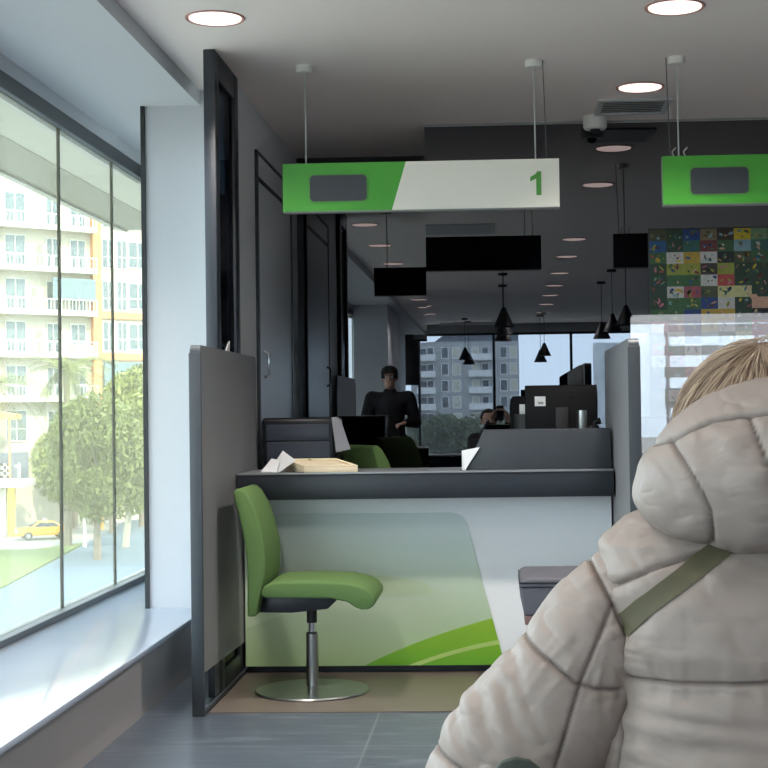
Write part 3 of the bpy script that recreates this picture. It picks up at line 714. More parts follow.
# things on the second counter's desk, glimpsed past the divider
t = thing('office_chair', 'black office chair back glimpsed between the divider and the beige hood', 'chair', (0.72, 7.35, 0))
bm = bmesh.new(); prism(bm, rrect(0.42, 0.46, 0.1, 6, 0.78, 0.86), 'Y', 7.34, 7.40); fin('backrest', bm, 'black', t, bevel=0.015)
bm = bmesh.new(); prism(bm, rrect(0.44, 0.44, 0.08, 6, 0.78, 7.16 + 0.3), 'Z', 0.44, 0.50); fin('seat', bm, 'black', t, bevel=0.015)
bm = bmesh.new(); tube(bm, [(0.78, 7.46, 0.06), (0.78, 7.46, 0.44)], 0.025, 12); fin('column', bm, 'dark_plastic', t)
bm = bmesh.new()
for k in range(5):
    a = k * 2 * PI / 5; tube(bm, [(0.78, 7.46, 0.08), (0.78 + 0.23 * math.cos(a), 7.46 + 0.23 * math.sin(a), 0.02)], [0.02, 0.014], 8)
fin('star_base', bm, 'dark_plastic', t)

# ------------------------------------------------------------------ pendants (mirrored)
def pendant(x, y, zb, label):
    t = thing('pendant_lamp', label, 'pendant lamp', (x, y, CEIL), 'black cone pendant lamps')
    bm = bmesh.new(); lathe(bm, [(0.105, 0.0), (0.10, 0.004), (0.02, 0.19), (0.0, 0.20)], (x, y, zb), 28); lathe(bm, [(0.102, 0.002), (0.018, 0.185), (0, 0.19)], (x, y, zb), 28); fin('lamp_shade', bm, 'pendant_black', t)
    bm = bmesh.new(); tube(bm, [(x, y, zb + 0.19), (x, y, CEIL - 0.02)], 0.004, 6); fin('cord', bm, 'pendant_black', t)
    bm = bmesh.new(); lathe(bm, [(0, 0), (0.05, 0), (0.05, -0.025), (0, -0.03)], (x, y, CEIL), 20); fin('ceiling_cup', bm, 'pendant_black', t)
for x, y, z, lb in ((0.05, 0.75, 1.95, 'black cone pendant lamp nearest the counter, middle of the hall, seen in the mirror glass'),
                (0.05, -0.7, 1.95, 'black cone pendant lamp second in the middle row, seen in the mirror glass'),
                (0.05, -2.2, 1.95, 'black cone pendant lamp third in the middle row, seen in the mirror glass'),
                (1.24, 0.75, 1.95, 'black cone pendant lamp first in the row over the woman, seen in the mirror glass'),
                (1.20, -0.5, 1.95, 'black cone pendant lamp second in the row over the woman, seen in the mirror glass'),
                (1.19, -2.0, 1.95, 'black cone pendant lamp third in the row over the woman, seen in the mirror glass'),
                (-0.54, -8.4, 1.95, 'black cone pendant lamp mirrored in front of the grey building'),
                (-0.50, -9.2, 1.90, 'black cone pendant lamp mirrored just behind the one before the grey building'),
                (0.68, -7.2, 1.95, 'black cone pendant lamp mirrored before the white sky, larger of the close pair'),
                (0.64, -7.9, 1.88, 'black cone pendant lamp mirrored before the white sky, lower of the close pair')):
    pendant(x, y, z, lb)
bm = bmesh.new(); box(bm, -0.95, 0.15, -8.85, -8.80, 2.53, 2.57)
for xx in (-0.7, -0.1): tube(bm, [(xx, -8.82, 2.57), (xx, -8.82, CEIL)], 0.006, 6)
tag(fin('track_light', bm, 'white_plastic', smooth=False), 'slim white ceiling light track near the rear windows', 'ceiling light')

# ------------------------------------------------------------------ people
def capsule(bm, a, b, ra, rb, n=14):
    a, b = Vector(a), Vector(b)
    ball(bm, a, ra, 2); ball(bm, b, rb, 2)
    tube(bm, [a, b], [ra, rb], n)

def blob(name, chains, ells, voxel, m, parent, smooth=6, edit=None):
    bm = bmesh.new()
    for ch in chains:
        for p, q in zip(ch, ch[1:]): capsule(bm, p[:3], q[:3], p[3], q[3])
    for c, r, rot in ells:
        vs = ball(bm, (0, 0, 0), 1.0, 3, r)
        mt = Matrix.Translation(c) @ rot.to_matrix().to_4x4()
        for v in vs: v.co = mt @ v.co
    bmesh.ops.recalc_face_normals(bm, faces=bm.faces[:])
    me = bpy.data.meshes.new(name + '_raw'); bm.to_mesh(me); bm.free()
    tmp = bpy.data.objects.new(name + '_raw', me); COL.objects.link(tmp)
    md = tmp.modifiers.new('r', 'REMESH'); md.mode = 'VOXEL'; md.voxel_size = voxel; md.use_smooth_shade = True
    sm = tmp.modifiers.new('s', 'SMOOTH'); sm.factor = 0.5; sm.iterations = smooth
    dg = bpy.context.evaluated_depsgraph_get()
    out = bpy.data.meshes.new_from_object(tmp.evaluated_get(dg))
    bpy.data.objects.remove(tmp); bpy.data.meshes.remove(me)
    out.name = name; out.materials.clear(); out.materials.append(M[m])
    o = bpy.data.objects.new(name, out); COL.objects.link(o)
    if edit: edit(out)
    for p in out.polygons: p.use_smooth = True
    place(o, parent); return o

E0 = Euler((0, 0, 0))
def hand(w, d, up, side, curl):
    """palm and five bent fingers; w wrist, d pointing direction, up back-of-hand direction"""
    w, d, up = Vector(w), Vector(d).normalized(), Vector(up).normalized()
    s = d.cross(up).normalized() * side
    up = s.cross(d).normalized() * side
    if up.dot(Vector(up)) < 0: up = -up
    ch = []
    for k in range(4):
        base = w + d * 0.085 + s * (0.030 - 0.020 * k)
        ch.append([(*(w + s * (0.014 - 0.009 * k)), 0.016), (*base, 0.0115)])
        L = (0.070, 0.078, 0.072, 0.056)[k]; p = base; dirv = d.copy(); seg = [(*p, 0.0098)]
        for f in (0.45, 0.32, 0.23):
            dirv = (dirv * math.cos(curl) - up * math.sin(curl)).normalized()
            # keep bending around the same knuckle axis
            p = p + dirv * L * f; seg.append((*p, 0.0092 - 0.0012 * (1 - f)))
        ch.append(seg)
    tb = w + d * 0.025 + s * 0.028
    ch.append([(*(w + d * 0.01 + s * 0.012), 0.016), (*tb, 0.013), (*(tb + (d * 0.6 + s * 0.55 - up * 0.35).normalized() * 0.034), 0.0108), (*(tb + (d * 0.85 + s * 0.35 - up * 0.6).normalized() * 0.062), 0.0092)])
    return ch

def figure(name, label, base, J, clothes, face_dir=(0, 1, 0), hands=None, hair=None):
    """J: named joints with absolute positions"""
    t = thing(name, label, 'person', base)
    V = {k: Vector(v) for k, v in J.items()}
    hc, nk, ch, pv = V['head'], V['neck'], V['chest'], V['pelvis']
    fd = Vector(face_dir).normalized(); rt = fd.cross(Vector((0, 0, 1))).normalized()
    chains = [[(*pv, .125), (*((pv + ch) / 2), .115), (*ch, .13)], [(*ch, .10), (*nk, .058)], [(*nk, .055), (*(hc - Vector((0, 0, .06))), .058)]]
    for sd in ('L', 'R'):
        sh, el, wr = V['sh' + sd], V['el' + sd], V['wr' + sd]
        chains.append([(*(ch + (sh - ch) * .5), .085), (*sh, .06), (*el, .042), (*wr, .028)])
        hp, kn, an = V['hip' + sd], V['kn' + sd], V['an' + sd]
        chains.append([(*hp, .088), (*kn, .058), (*an, .04)])
        chains.append([(*an, .04), (*(an + fd * .10 - Vector((0, 0, an.z - 0.04 - base[2]))), .034), (*(an + fd * .17 - Vector((0, 0, an.z - 0.03 - base[2]))), .026)])
        if hands: chains += hands[sd]
    # face: skull, jaw, nose, ears, brow
    ells = [(hc + Vector((0, 0, .015)), (.077, .094, .098), E0), (hc + fd * .03 - Vector((0, 0, .062)), (.052, .056, .055), E0)]
    chains.append([(*(hc + fd * .098 + Vector((0, 0, .012))), .010), (*(hc + fd * .112 - Vector((0, 0, .028))), .015)])
    chains.append([(*(hc + fd * .080 + rt * .045 + Vector((0, 0, .024))), .012), (*(hc + fd * .088 - rt * .0 + Vector((0, 0, .026))), .012), (*(hc + fd * .080 - rt * .045 + Vector((0, 0, .024))), .012)])
    chains.append([(*(hc + fd * .083 + rt * .022 - Vector((0, 0, .060))), .0085), (*(hc + fd * .083 - rt * .022 - Vector((0, 0, .060))), .0085)])
    for s_ in (1, -1): ells.append((hc + rt * .080 * s_ - fd * .005, (.012, .022, .032), E0))
    blob('body', chains, ells, 0.0055, 'skin', t, 5)
    for s_ in (1, -1):
        bm = bmesh.new(); ball(bm, hc + fd * .083 + rt * .031 * s_ + Vector((0, 0, .002)), 0.0115, 2); fin('eye', bm, 'paper', t)
    if 'jacket' in clothes:
        cs = [[(*pv, .165), (*((pv + ch) / 2), .155), (*ch, .16)], [(*ch, .13), (*(nk - Vector((0, 0, .03))), .075)]]
        for sd in ('L', 'R'):
            sh, el, wr = V['sh' + sd], V['el' + sd], V['wr' + sd]
            cs.append([(*(ch + (sh - ch) * .5), .11), (*sh, .085), (*el, .065), (*(el + (wr - el) * .92), .046)])
        blob('jacket', cs, [], 0.010, clothes['jacket'], t, 8)
    if 'trousers' in clothes:
        cs = []
        for sd in ('L', 'R'):
            hp, kn, an = V['hip' + sd], V['kn' + sd], V['an' + sd]
            cs.append([(*pv, .135), (*hp, .112), (*kn, .080), (*(kn + (an - kn) * .9), .062)])
        blob('trousers', cs, [], 0.010, clothes['trousers'], t, 6)
        for sd in ('L', 'R'):
            an = V['an' + sd]; q = base[2]
            blob('shoe', [[(an.x, an.y - .02 * fd.y, q + .055, .05), (an.x + fd.x * .08, an.y + fd.y * .08, q + .05, .046), (an.x + fd.x * .19, an.y + fd.y * .19, q + .04, .038)]], [], 0.008, 'black', t, 3)
    if 'cap' in clothes:
        bm = bmesh.new()
        lathe(bm, [(.088, -.02), (.092, .01), (.092, .05), (.080, .088), (.045, .112), (0, .120)], hc + Vector((0, 0, .01)), 32)
        prism(bm, [(hc.x + .075 * math.cos(a), hc.y + .07 * fd.y + .075 * math.sin(a) * fd.y) for a in [k * PI / 12 for k in range(13)]], 'Z', hc.z + .022, hc.z + .030)
        fin('cap', bm, clothes['cap'], t)
    if 'hair' in clothes:
        bm = bmesh.new()
        ball(bm, hc + Vector((0, -.018 * fd.y, .03)), 1.0, 4, (.090, .100, .098))
        bmesh.ops.delete(bm, geom=[v for v in bm.verts if (v.co - hc).dot(fd) > .055 and v.co.z < hc.z + .075], context='VERTS')
        fin('hair', bm, clothes['hair'], t)
    return t

# guard standing by the window ledge (seen only in the mirror glass)
gx, gy = -1.165, 1.35
hd = {'L': hand((gx - .17, gy + .16, 1.02), (.75, .45, -.2), (0, 0, 1), 1, .5), 'R': hand((gx + .17, gy + .16, 1.02), (-.75, .45, -.2), (0, 0, 1), -1, .5)}
figure('person', 'person standing by the window ledge in dark jacket and cap, seen in the mirror glass', (gx, gy, 0),
       dict(head=(gx, gy + .02, 1.50), neck=(gx, gy, 1.37), chest=(gx, gy, 1.20), pelvis=(gx, gy, .86),
            shL=(gx - .19, gy, 1.28), elL=(gx - .27, gy - .02, 1.02), wrL=(gx - .17, gy + .16, 1.02),
            shR=(gx + .19, gy, 1.28), elR=(gx + .27, gy - .02, 1.02), wrR=(gx + .17, gy + .16, 1.02),
            hipL=(gx - .07, gy, .82), knL=(gx - .075, gy + .02, .46), anL=(gx - .075, gy, .07),
            hipR=(gx + .09, gy, .82), knR=(gx + .10, gy + .02, .46), anR=(gx + .10, gy, .07)),
       dict(jacket='dark_cloth', trousers='dark_cloth', cap='dark_cap'), hands=hd)

# seated photographer behind the camera
bx, by = -0.10, -0.62
hd = {'L': hand((-.085, -.10, 1.04), (.45, .15, .9), (-.6, -.6, .3), -1, .45), 'R': hand((.085, -.10, 1.04), (-.45, .15, .9), (.6, -.6, .3), 1, .45)}
figure('person', 'seated person in dark clothes holding up a phone, seen in the mirror glass', (bx, by, 0),
       dict(head=(bx - .02, by + .10, 1.03), neck=(bx, by + .04, .92), chest=(bx, by, .74), pelvis=(bx, by - .04, .54),
            shL=(bx - .17, by + .02, .82), elL=(bx - .20, by + .22, .66), wrL=(-.085, -.10, 1.03),
            shR=(bx + .18, by + .02, .82), elR=(bx + .28, by + .22, .66), wrR=(.085, -.10, 1.03),
            hipL=(bx - .10, by, .52), knL=(bx - .13, by + .42, .50), anL=(bx - .13, by + .44, .07),
            hipR=(bx + .10, by, .52), knR=(bx + .13, by + .42, .50), anR=(bx + .13, by + .44, .07)),
       dict(jacket='dark_cloth', trousers='jeans', hair='dark_cap'), hands=hd)
t = thing('phone', 'dark phone held up by the seated person, seen in the mirror glass', 'phone', (0, -0.06, 1.05))
bm = bmesh.new(); prism(bm, rrect(0.075, 0.155, 0.01, 4, 0.0, 1.11), 'Y', -0.070, -0.062); fin('body', bm, 'black', t, bevel=0.002)
bm = bmesh.new(); prism(bm, rrect(0.02, 0.02, 0.006, 4, 0.0, 1.15), 'Y', -0.0615, -0.060); fin('lens', bm, 'dark_plastic', t)

def bench(x0, x1, y0, y1, zt, label):
    t = thing('waiting_bench', label, 'bench', ((x0 + x1) / 2, (y0 + y1) / 2, 0))
    bm = bmesh.new(); box(bm, x0, x1, y0, y1, zt - 0.09, zt); fin('seat', bm, 'grey_vinyl', t, bevel=0.02, seg=3)
    bm = bmesh.new(); box(bm, x0 + .02, x1 - .02, y0 + .02, y1 - .02, zt - .12, zt - .09); fin('base_frame', bm, 'brown_wood', t)
    for lx in (x0 + .06, x1 - .06):
        for ly in (y0 + .06, y1 - .06):
            bm = bmesh.new(); tube(bm, [(lx, ly, 0), (lx, ly, zt - .12)], .018, 10); fin('leg', bm, 'dark_plastic', t)
bench(bx - .35, bx + .35, by - .28, by + .16, .365, 'grey waiting bench under the seated person with the phone')
bench(0.05, 0.75, 1.78, 2.22, .325, 'grey waiting bench under the woman in the beige coat')

# ------------------------------------------------------------------ woman in the beige coat
CX = 0.385
t = thing('person', 'woman seated with her back turned, beige quilted hooded coat, blonde hair', 'person', (CX, 2.0, 0))
wom = t
J = dict(head=(CX - .03, 2.0, 1.095), neck=(CX - .01, 1.985, .975), chest=(CX, 1.98, .84), pelvis=(CX, 2.0, .48),
         shL=(CX - .19, 1.99, .90), elL=(CX - .38, 2.03, .62), wrL=(CX - .22, 2.32, .60),
         shR=(CX + .19, 1.99, .90), elR=(CX + .38, 2.03, .62), wrR=(CX + .22, 2.32, .60),
         hipL=(CX - .10, 2.02, .46), knL=(CX - .13, 2.46, .47), anL=(CX - .13, 2.48, .07),
         hipR=(CX + .10, 2.02, .46), knR=(CX + .13, 2.46, .47), anR=(CX + .13, 2.48, .07))
V = {k: Vector(v) for k, v in J.items()}
fd = Vector((0.05, .99, -.12)).normalized(); rt = Vector((1, 0, 0)); hc = V['head']
chains = [[(*V['pelvis'], .13), (*((V['pelvis'] + V['chest']) / 2), .115), (*V['chest'], .12)], [(*V['chest'], .09), (*V['neck'], .055), (*(hc - Vector((0, 0, .06))), .055)]]
for sd, sgn in (('L', -1), ('R', 1)):
    chains.append([(*(V['chest'] + (V['sh' + sd] - V['chest']) * .5), .08), (*V['sh' + sd], .052), (*V['el' + sd], .040), (*V['wr' + sd], .026)])
    chains.append([(*V['hip' + sd], .09), (*V['kn' + sd], .058), (*V['an' + sd], .04)])
    chains.append([(*V['an' + sd], .038), (V['an' + sd].x, 2.60, .035, .03)])
    chains += hand(V['wr' + sd], (-.8 * sgn, .35, -.1), (0, .3, 1), sgn, .35)
ells = [(hc + Vector((0, 0, .015)), (.075, .092, .098), E0), (hc + fd * .03 - Vector((0, 0, .062)), (.050, .054, .053), E0)]
chains.append([(*(hc + fd * .098 + Vector((0, 0, .010))), .009), (*(hc + fd * .110 - Vector((0, 0, .026))), .013)])
chains.append([(*(hc + fd * .082 + rt * .020 - Vector((0, 0, .060))), .008), (*(hc + fd * .082 - rt * .020 - Vector((0, 0, .060))), .008)])
for s_ in (1, -1): ells.append((hc + rt * .078 * s_, (.012, .020, .030), E0))
blob('body', chains, ells, 0.0055, 'skin', t, 5)
for s_ in (1, -1):
    bm = bmesh.new(); ball(bm, hc + fd * .080 + rt * .030 * s_, 0.0112, 2); fin('eye', bm, 'paper', t)
blob('trousers', [[(*V['pelvis'], .14), (*V['hip' + s], .112), (*V['kn' + s], .078), (*(V['kn' + s] + (V['an' + s] - V['kn' + s]) * .9), .06)] for s in 'LR'], [], 0.010, 'jeans', t, 6)
for s in 'LR':
    a = V['an' + s]; blob('shoe', [[(a.x, a.y, .055, .05), (a.x, a.y + .08, .05, .045), (a.x, a.y + .18, .04, .036)]], [], 0.008, 'black', t, 3)

def seg_d(px, pz, line):
    best = (9.0, 0.0); s0 = 0.0
    for (ax, az), (bx_, bz) in zip(line, line[1:]):
        dx, dz = bx_ - ax, bz - az; L2 = dx * dx + dz * dz
        k = max(0.0, min(1.0, ((px - ax) * dx + (pz - az) * dz) / L2)); L = math.sqrt(L2)
        dd = math.hypot(px - ax - k * dx, pz - az - k * dz)
        if dd < best[0]: best = (dd, s0 + k * L)
        s0 += L
    return best

LAST = 9.0
def quilt(co, seams, folds, seed):
    """narrow groove at each stitched seam, short gathers running off it, soft creases, light padding between"""
    global LAST
    g = 0.0; mind = 9.0
    for line, depth, gather in seams:
        dd, s = seg_d(co.x, co.z, line)
        mind = min(mind, dd)
        if dd < 0.10:
            g -= depth * (1.15 * math.exp(-(dd / 0.0024) ** 2) + 0.35 * math.exp(-dd / 0.009))
            n1 = noise.noise(Vector((s * 60 + seed, dd * 12, seed)))
            n2 = noise.noise(Vector((s * 130 + seed, dd * 24, seed + 9)))
            g += gather * (n1 + n2 * .6) * math.exp(-dd / 0.026) * (1 - math.exp(-dd / 0.003))
    for line, depth, w in folds:
        dd, s = seg_d(co.x, co.z, line)
        if dd < 5 * w:
            k = .6 + .4 * noise.noise(Vector((s * 18, seed, 2.0)))
            g += k * depth * (-math.exp(-(dd / w) ** 2) + .32 * math.exp(-((dd - 1.9 * w) / w) ** 2))
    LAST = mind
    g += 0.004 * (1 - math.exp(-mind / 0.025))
    # fine random creases of thin nylon
    for f, a in ((13, .0028), (31, .0014)):
        q = Vector((co.x * f + seed, co.y * f * .6, co.z * f * 1.5 + co.x * f * .7))
        r = 1 - abs(noise.noise(q)) * 2.2
        if r > .6: g -= a * ((r - .6) / .4) ** 2 * (.4 + .6 * max(0, noise.noise(q * .31 + Vector((5, 5, 5)))) * 2)
    return g

def seam(*p): return list(p)
torso_seams = [
    (seam((0.05, .777), (0.146, .785), (.24, .789), (.331, .794), (.45, .796), (.75, .79)), .0055, .0046),
    (seam((0.05, .60), (.40, .615), (.75, .60)), .0055, .0046),
    (seam((.118, .955), (.137, .886), (.150, .845), (.15, .80), (.147, .70), (.13, .60)), .005, .004),
    (seam((.652, .955), (.633, .886), (.62, .845), (.62, .7), (.64, .60)), .005, .004),
    (seam((.128, .893), (.186, .925), (.242, .946), (.30, .965)), .005, .0045),
    (seam((.64, .893), (.58, .925), (.52, .946)), .005, .003),
]
torso_folds = [
    (seam((.140, .845), (.154, .864), (.171, .884), (.201, .909), (.237, .936), (.277, .964), (.31, .985)), .008, .014),
    (seam((.14, .757), (.20, .770), (.26, .778), (.30, .774)), .007, .009),
    (seam((.14, .750), (.22, .744), (.30, .738), (.40, .742), (.52, .735)), .009, .010),
    (seam((.22, .765), (.30, .757), (.37, .762), (.48, .768)), .006, .008),
    (seam((.20, .70), (.28, .712), (.36, .690), (.46, .70)), .004, .011),
    (seam((.25, .90), (.30, .86), (.34, .80)), .003, .022),
    (seam((.16, .83), (.19, .80), (.20, .79)), .003, .010),
]
sleeve_seams = [
    (seam((.105, .962), (.118, .925), (.137, .886), (.156, .845)), .0055, .0045),
    (seam((.137, .886), (.118, .84), (.096, .79), (.063, .68), (.04, .58)), .0038, .0026),
    (seam((.02, .843), (.045, .822), (.089, .788), (.115, .780), (.150, .777)), .0052, .0050),
    (seam((-.14, .70), (-.06, .672), (.00, .645), (.10, .635), (.15, .635)), .005, .003),
]
sleeve_folds = [
    (seam((.016, .812), (.019, .785), (.03, .75), (.05, .715)), .005, .009),
    (seam((.003, .775), (.013, .735), (.035, .705)), .006, .008),
    (seam((-.028, .757), (-.024, .727), (-.006, .70), (.02, .68)), .006, .008),
    (seam((-.060, .735), (-.055, .705), (-.035, .68)), .006, .008),
    (seam((.06, .90), (.055, .86), (.06, .82)), .003, .014),
    (seam((.09, .93), (.085, .88), (.095, .83)), .003, .012),
]
hood_seams = [
    (seam((.199, 1.083), (.232, 1.095), (.275, 1.116), (.308, 1.123), (.336, 1.125), (.385, 1.126), (.44, 1.123), (.50, 1.112), (.56, 1.09)), .0030, .0018),
    (seam((.222, 1.093), (.240, 1.054), (.264, .999), (.275, .95)), .0040, .0018),
    (seam((.319, 1.122), (.325, 1.09), (.335, 1.051), (.345, .99), (.35, .94)), .0042, .0022),
    (seam((.452, 1.122), (.446, 1.09), (.436, 1.051), (.426, .99), (.42, .94)), .0042, .0022),
    (seam((.55, 1.093), (.53, 1.054), (.506, .999)), .0040, .0018),
]
hood_folds = [
    (seam((.18, 1.04), (.20, 1.01), (.23, .99)), .004, .012),
    (seam((.27, 1.075), (.285, 1.02), (.30, .98)), .0025, .014),
    (seam((.34, 1.03), (.37, 1.0), (.40, .99)), .003, .010),
]
def scaled(lst, k):
    return [([(x * k, 1.13 + (z - 1.13) * k) for x, z in l], a, b) for l, a, b in lst]
hood_seams = scaled(hood_seams, .93); hood_folds = scaled(hood_folds, .93)
torso_seams = scaled(torso_seams, .975); torso_folds = [torso_folds[0]] + [(l, d * .55, w) for l, d, w in scaled(torso_folds[1:], .975)]
def grid_obj(name, pts, nu, nv, m, parent, disp=None, wrap=True, cap=True):
    """pts[j][i] rings; displaced along the surface normal"""
    me = bpy.data.meshes.new(name); vs = [p for ring in pts for p in ring]; fs = []
    for j in range(nv - 1):
        for i in range(nu if wrap else nu - 1):
            i2 = (i + 1) % nu
            fs.append((j * nu + i, j * nu + i2, (j + 1) * nu + i2, (j + 1) * nu + i))
    if cap: fs.append(tuple(range(nu))[::-1]); fs.append(tuple((nv - 1) * nu + i for i in range(nu)))
    me.from_pydata([tuple(v) for v in vs], [], fs)
    bm = bmesh.new(); bm.from_mesh(me); bmesh.ops.recalc_face_normals(bm, faces=bm.faces[:]); bm.normal_update()
    if disp:
        global LAST
        lay = bm.verts.layers.float.new('seam_shade'); new = []
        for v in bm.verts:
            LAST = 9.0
            new.append(v.co + v.normal * disp(v.co, v.normal)); v[lay] = .8 * math.exp(-(LAST / .0021) ** 2)  # weight of the painted seam shade, strongest in the groove
        for v, c in zip(bm.verts, new): v.co = c
    bm.to_mesh(me); bm.free(); me.materials.append(M[m])
    for p in me.polygons: p.use_smooth = True
    o = bpy.data.objects.new(name, me); COL.objects.link(o); place(o, parent); return o

def interp(tab, z):
    for a, b in zip(tab, tab[1:]):
        if a[0] <= z <= b[0]:
            k = (z - a[0]) / (b[0] - a[0]); k = k * k * (3 - 2 * k) * .35 + k * .65
            return [p + (q - p) * k for p, q in zip(a[1:], b[1:])]
    return list(tab[-1][1:])
# z: half width, half depth, centre y
TT = [(.33, .285, .20, 2.02), (.45, .300, .215, 2.01), (.60, .275, .195, 1.985), (.68, .262, .185, 1.975), (.76, .250, .180, 1.972), (.785, .246, .176, 1.972), (.83, .252, .182, 1.972), (.88, .252, .176, 1.975), (.92, .262, .162, 1.98), (.955, .258, .140, 1.985), (.985, .222, .118, 1.99), (1.01, .16, .098, 1.995), (1.03, .09, .08, 2.0)]
nu, nv = 420, 300
rings = []
for j in range(nv):
    z = .33 + (1.03 - .33) * j / (nv - 1)
    a, b, yc = interp(TT, z)
    ring = []
    for i in range(nu):
        th = 2 * PI * i / nu; th += .55 * math.cos(th); c_, s_ = math.cos(th), math.sin(th); n_ = 2.35
        ring.append(Vector((CX + a * math.copysign(abs(c_) ** (2 / n_), c_), yc + b * math.copysign(abs(s_) ** (2 / n_), s_), z)))
    rings.append(ring)
def torso_disp(co, nr):
    back = 1.0 if nr.y < 0.25 else 0.25
    g = (quilt(co, torso_seams, torso_folds, 3.1) if nr.y < 0.35 else 0) * back
    # slack cloth bunched under the waist seam
    fz = math.exp(-((co.z - .735) / .040) ** 2)
    g += fz * .0025 * noise.noise(Vector((co.x * 5 + 2, co.z * 44 + co.x * 5, 1.7)))
    g += .004 * noise.noise(Vector((co.x * 6, co.y * 6, co.z * 13 + 4)))
    g += .002 * noise.noise(Vector((co.x * 22, co.y * 22, co.z * 34)))
    return g
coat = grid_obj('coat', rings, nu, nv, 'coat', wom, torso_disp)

def sleeve(sgn):
    path = [(CX + sgn * .15, 1.985, .900, .060), (CX + sgn * .200, 1.985, .880, .082), (CX + sgn * .247, 1.985, .835, .091), (CX + sgn * .290, 1.985, .765, .097), (CX + sgn * .345, 2.0, .690, .107),
            (CX + sgn * .385, 2.03, .625, .110), (CX + sgn * .385, 2.10, .590, .100), (CX + sgn * .335, 2.20, .590, .088), (CX + sgn * .270, 2.28, .600, .075), (CX + sgn * .235, 2.315, .602, .060)]
    P = [Vector(p[:3]) for p in path]; Rr = [p[3] for p in path]
    # dense resample (Catmull-Rom)
    N = 340; rings = []; uu = None; nu_ = 230
    def cr(k):
        i = min(int(k), len(P) - 2); f = k - i
        p0, p1, p2, p3 = P[max(i - 1, 0)], P[i], P[i + 1], P[min(i + 2, len(P) - 1)]
        q = lambda a, b, c, d: .5 * (2 * b + (c - a) * f + (2 * a - 5 * b + 4 * c - d) * f * f + (3 * b - a - 3 * c + d) * f ** 3)
        r0, r1, r2, r3 = Rr[max(i - 1, 0)], Rr[i], Rr[i + 1], Rr[min(i + 2, len(P) - 1)]
        return q(p0, p1, p2, p3), q(r0, r1, r2, r3)
    pts = [cr(j * (len(P) - 1.0001) / (N - 1)) for j in range(N)]
    for j, (p, r) in enumerate(pts):
        d_ = (pts[min(j + 1, N - 1)][0] - pts[max(j - 1, 0)][0]).normalized()
        if uu is None: uu = (Vector((0, 1, 0)) - d_ * d_.y).normalized()
        else: uu = (uu - d_ * uu.dot(d_)).normalized()
        w_ = d_.cross(uu)
        endk = min(1, math.sqrt(max(0.02, j / 20.0)))
        rings.append([p + (uu * math.cos(2 * PI * i / nu_) + w_ * math.sin(2 * PI * i / nu_)) * r * endk for i in range(nu_)])
    ss = sleeve_seams if sgn < 0 else [([(2 * CX - x, z) for x, z in l], a, b) for l, a, b in sleeve_seams]
    sf = sleeve_folds if sgn < 0 else [([(2 * CX - x, z) for x, z in l], a, b) for l, a, b in sleeve_folds]
    def disp(co, nr):
        back = 1.0 if nr.y < 0.3 else 0.2
        g = (quilt(co, ss, sf, 7.7 + sgn) if nr.y < 0.4 else 0) * back
        wx = co.x if sgn < 0 else 2 * CX - co.x
        g += .004 * noise.noise(Vector((co.x * 9 + co.z * 5, co.y * 8, co.z * 9 - co.x * 12)))
        # elbow folds
        k = math.exp(-((co.z - .64) / .09) ** 2)
        g += k * .004 * noise.noise(Vector((wx * 10 - co.z * 14, co.y * 5, (co.z + wx * .9) * 24)))
        g += .002 * noise.noise(Vector((co.x * 25, co.y * 22, co.z * 25)))
        return g
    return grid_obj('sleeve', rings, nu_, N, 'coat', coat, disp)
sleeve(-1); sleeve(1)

# the hood lying back on the shoulders
nu, nv = 420, 220; rings = []
hcx, hcy, hcz = CX, 1.865, 1.056
for j in range(nv):
    ph = -PI / 2 + PI * (j + .5) / nv
    ring = []
    for i in range(nu):
        th = 2 * PI * i / nu; th += .5 * math.cos(th)
        x = .219 * math.cos(ph) * math.cos(th)
        y = .120 * math.cos(ph) * math.sin(th)
        z = .114 * math.sin(ph)
        # fuller at the back, drooping to its outer ends
        z -= .022 * (abs(x) / .2) ** 3
        y += .05 * (abs(x) / .2) ** 2 + .30 * z * (1 if z > 0 else .35)
        ring.append(Vector((hcx + x, hcy + y, hcz + z)))
    rings.append(ring)
def hood_disp(co, nr):
    back = 1.0 if nr.y < 0.45 else 0.2
    g = (quilt(co, hood_seams, hood_folds, 5.3) if nr.y < 0.6 else 0) * back - .003
    g += .004 * noise.noise(Vector((co.x * 7 + 3, co.y * 7, co.z * 9)))
    g += .002 * noise.noise(Vector((co.x * 26, co.y * 26, co.z * 26)))
    return g
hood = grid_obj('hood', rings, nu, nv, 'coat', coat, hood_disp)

# hair: shell with combed grooves plus loose strands
def hair_mat():
    m = bpy.data.materials.new('blonde_hair'); m.use_nodes = True
    nt = m.node_tree; b = nt.nodes['Principled BSDF']; b.inputs['Roughness'].default_value = 0.42
    a = nt.nodes.new('ShaderNodeAttribute'); a.attribute_name = 'streak'
    r = nt.nodes.new('ShaderNodeValToRGB'); e = r.color_ramp.elements
    e[0].position = 0.0; e[0].color = lin((118, 96, 82)); e[1].position = 1.0; e[1].color = lin((218, 196, 166))
    q = e.new(.5); q.color = lin((176, 150, 128))
    nt.links.new(a.outputs['Fac'], r.inputs[0]); nt.links.new(r.outputs[0], b.inputs['Base Color'])
    return m
M['hair'] = hair_mat()
HC = Vector((CX - .03, 1.985, 1.085)); HR = Vector((.128, .125, .134))
crown = Vector((-.12, -.35, .92)).normalized()          # where the hair parts
cu = crown.orthogonal().normalized(); cv = crown.cross(cu)
def hair_pt(th, ph, lift=0.0):
    dv = crown * math.cos(ph) + (cu * math.cos(th) + cv * math.sin(th)) * math.sin(ph)
    x, y, z = dv.x * (HR.x + lift), dv.y * (HR.y + lift), dv.z * (HR.z + lift)
    if z < 0: x *= 1 + .15 * min(1, -z / .12)
    return HC + Vector((x, y, z))
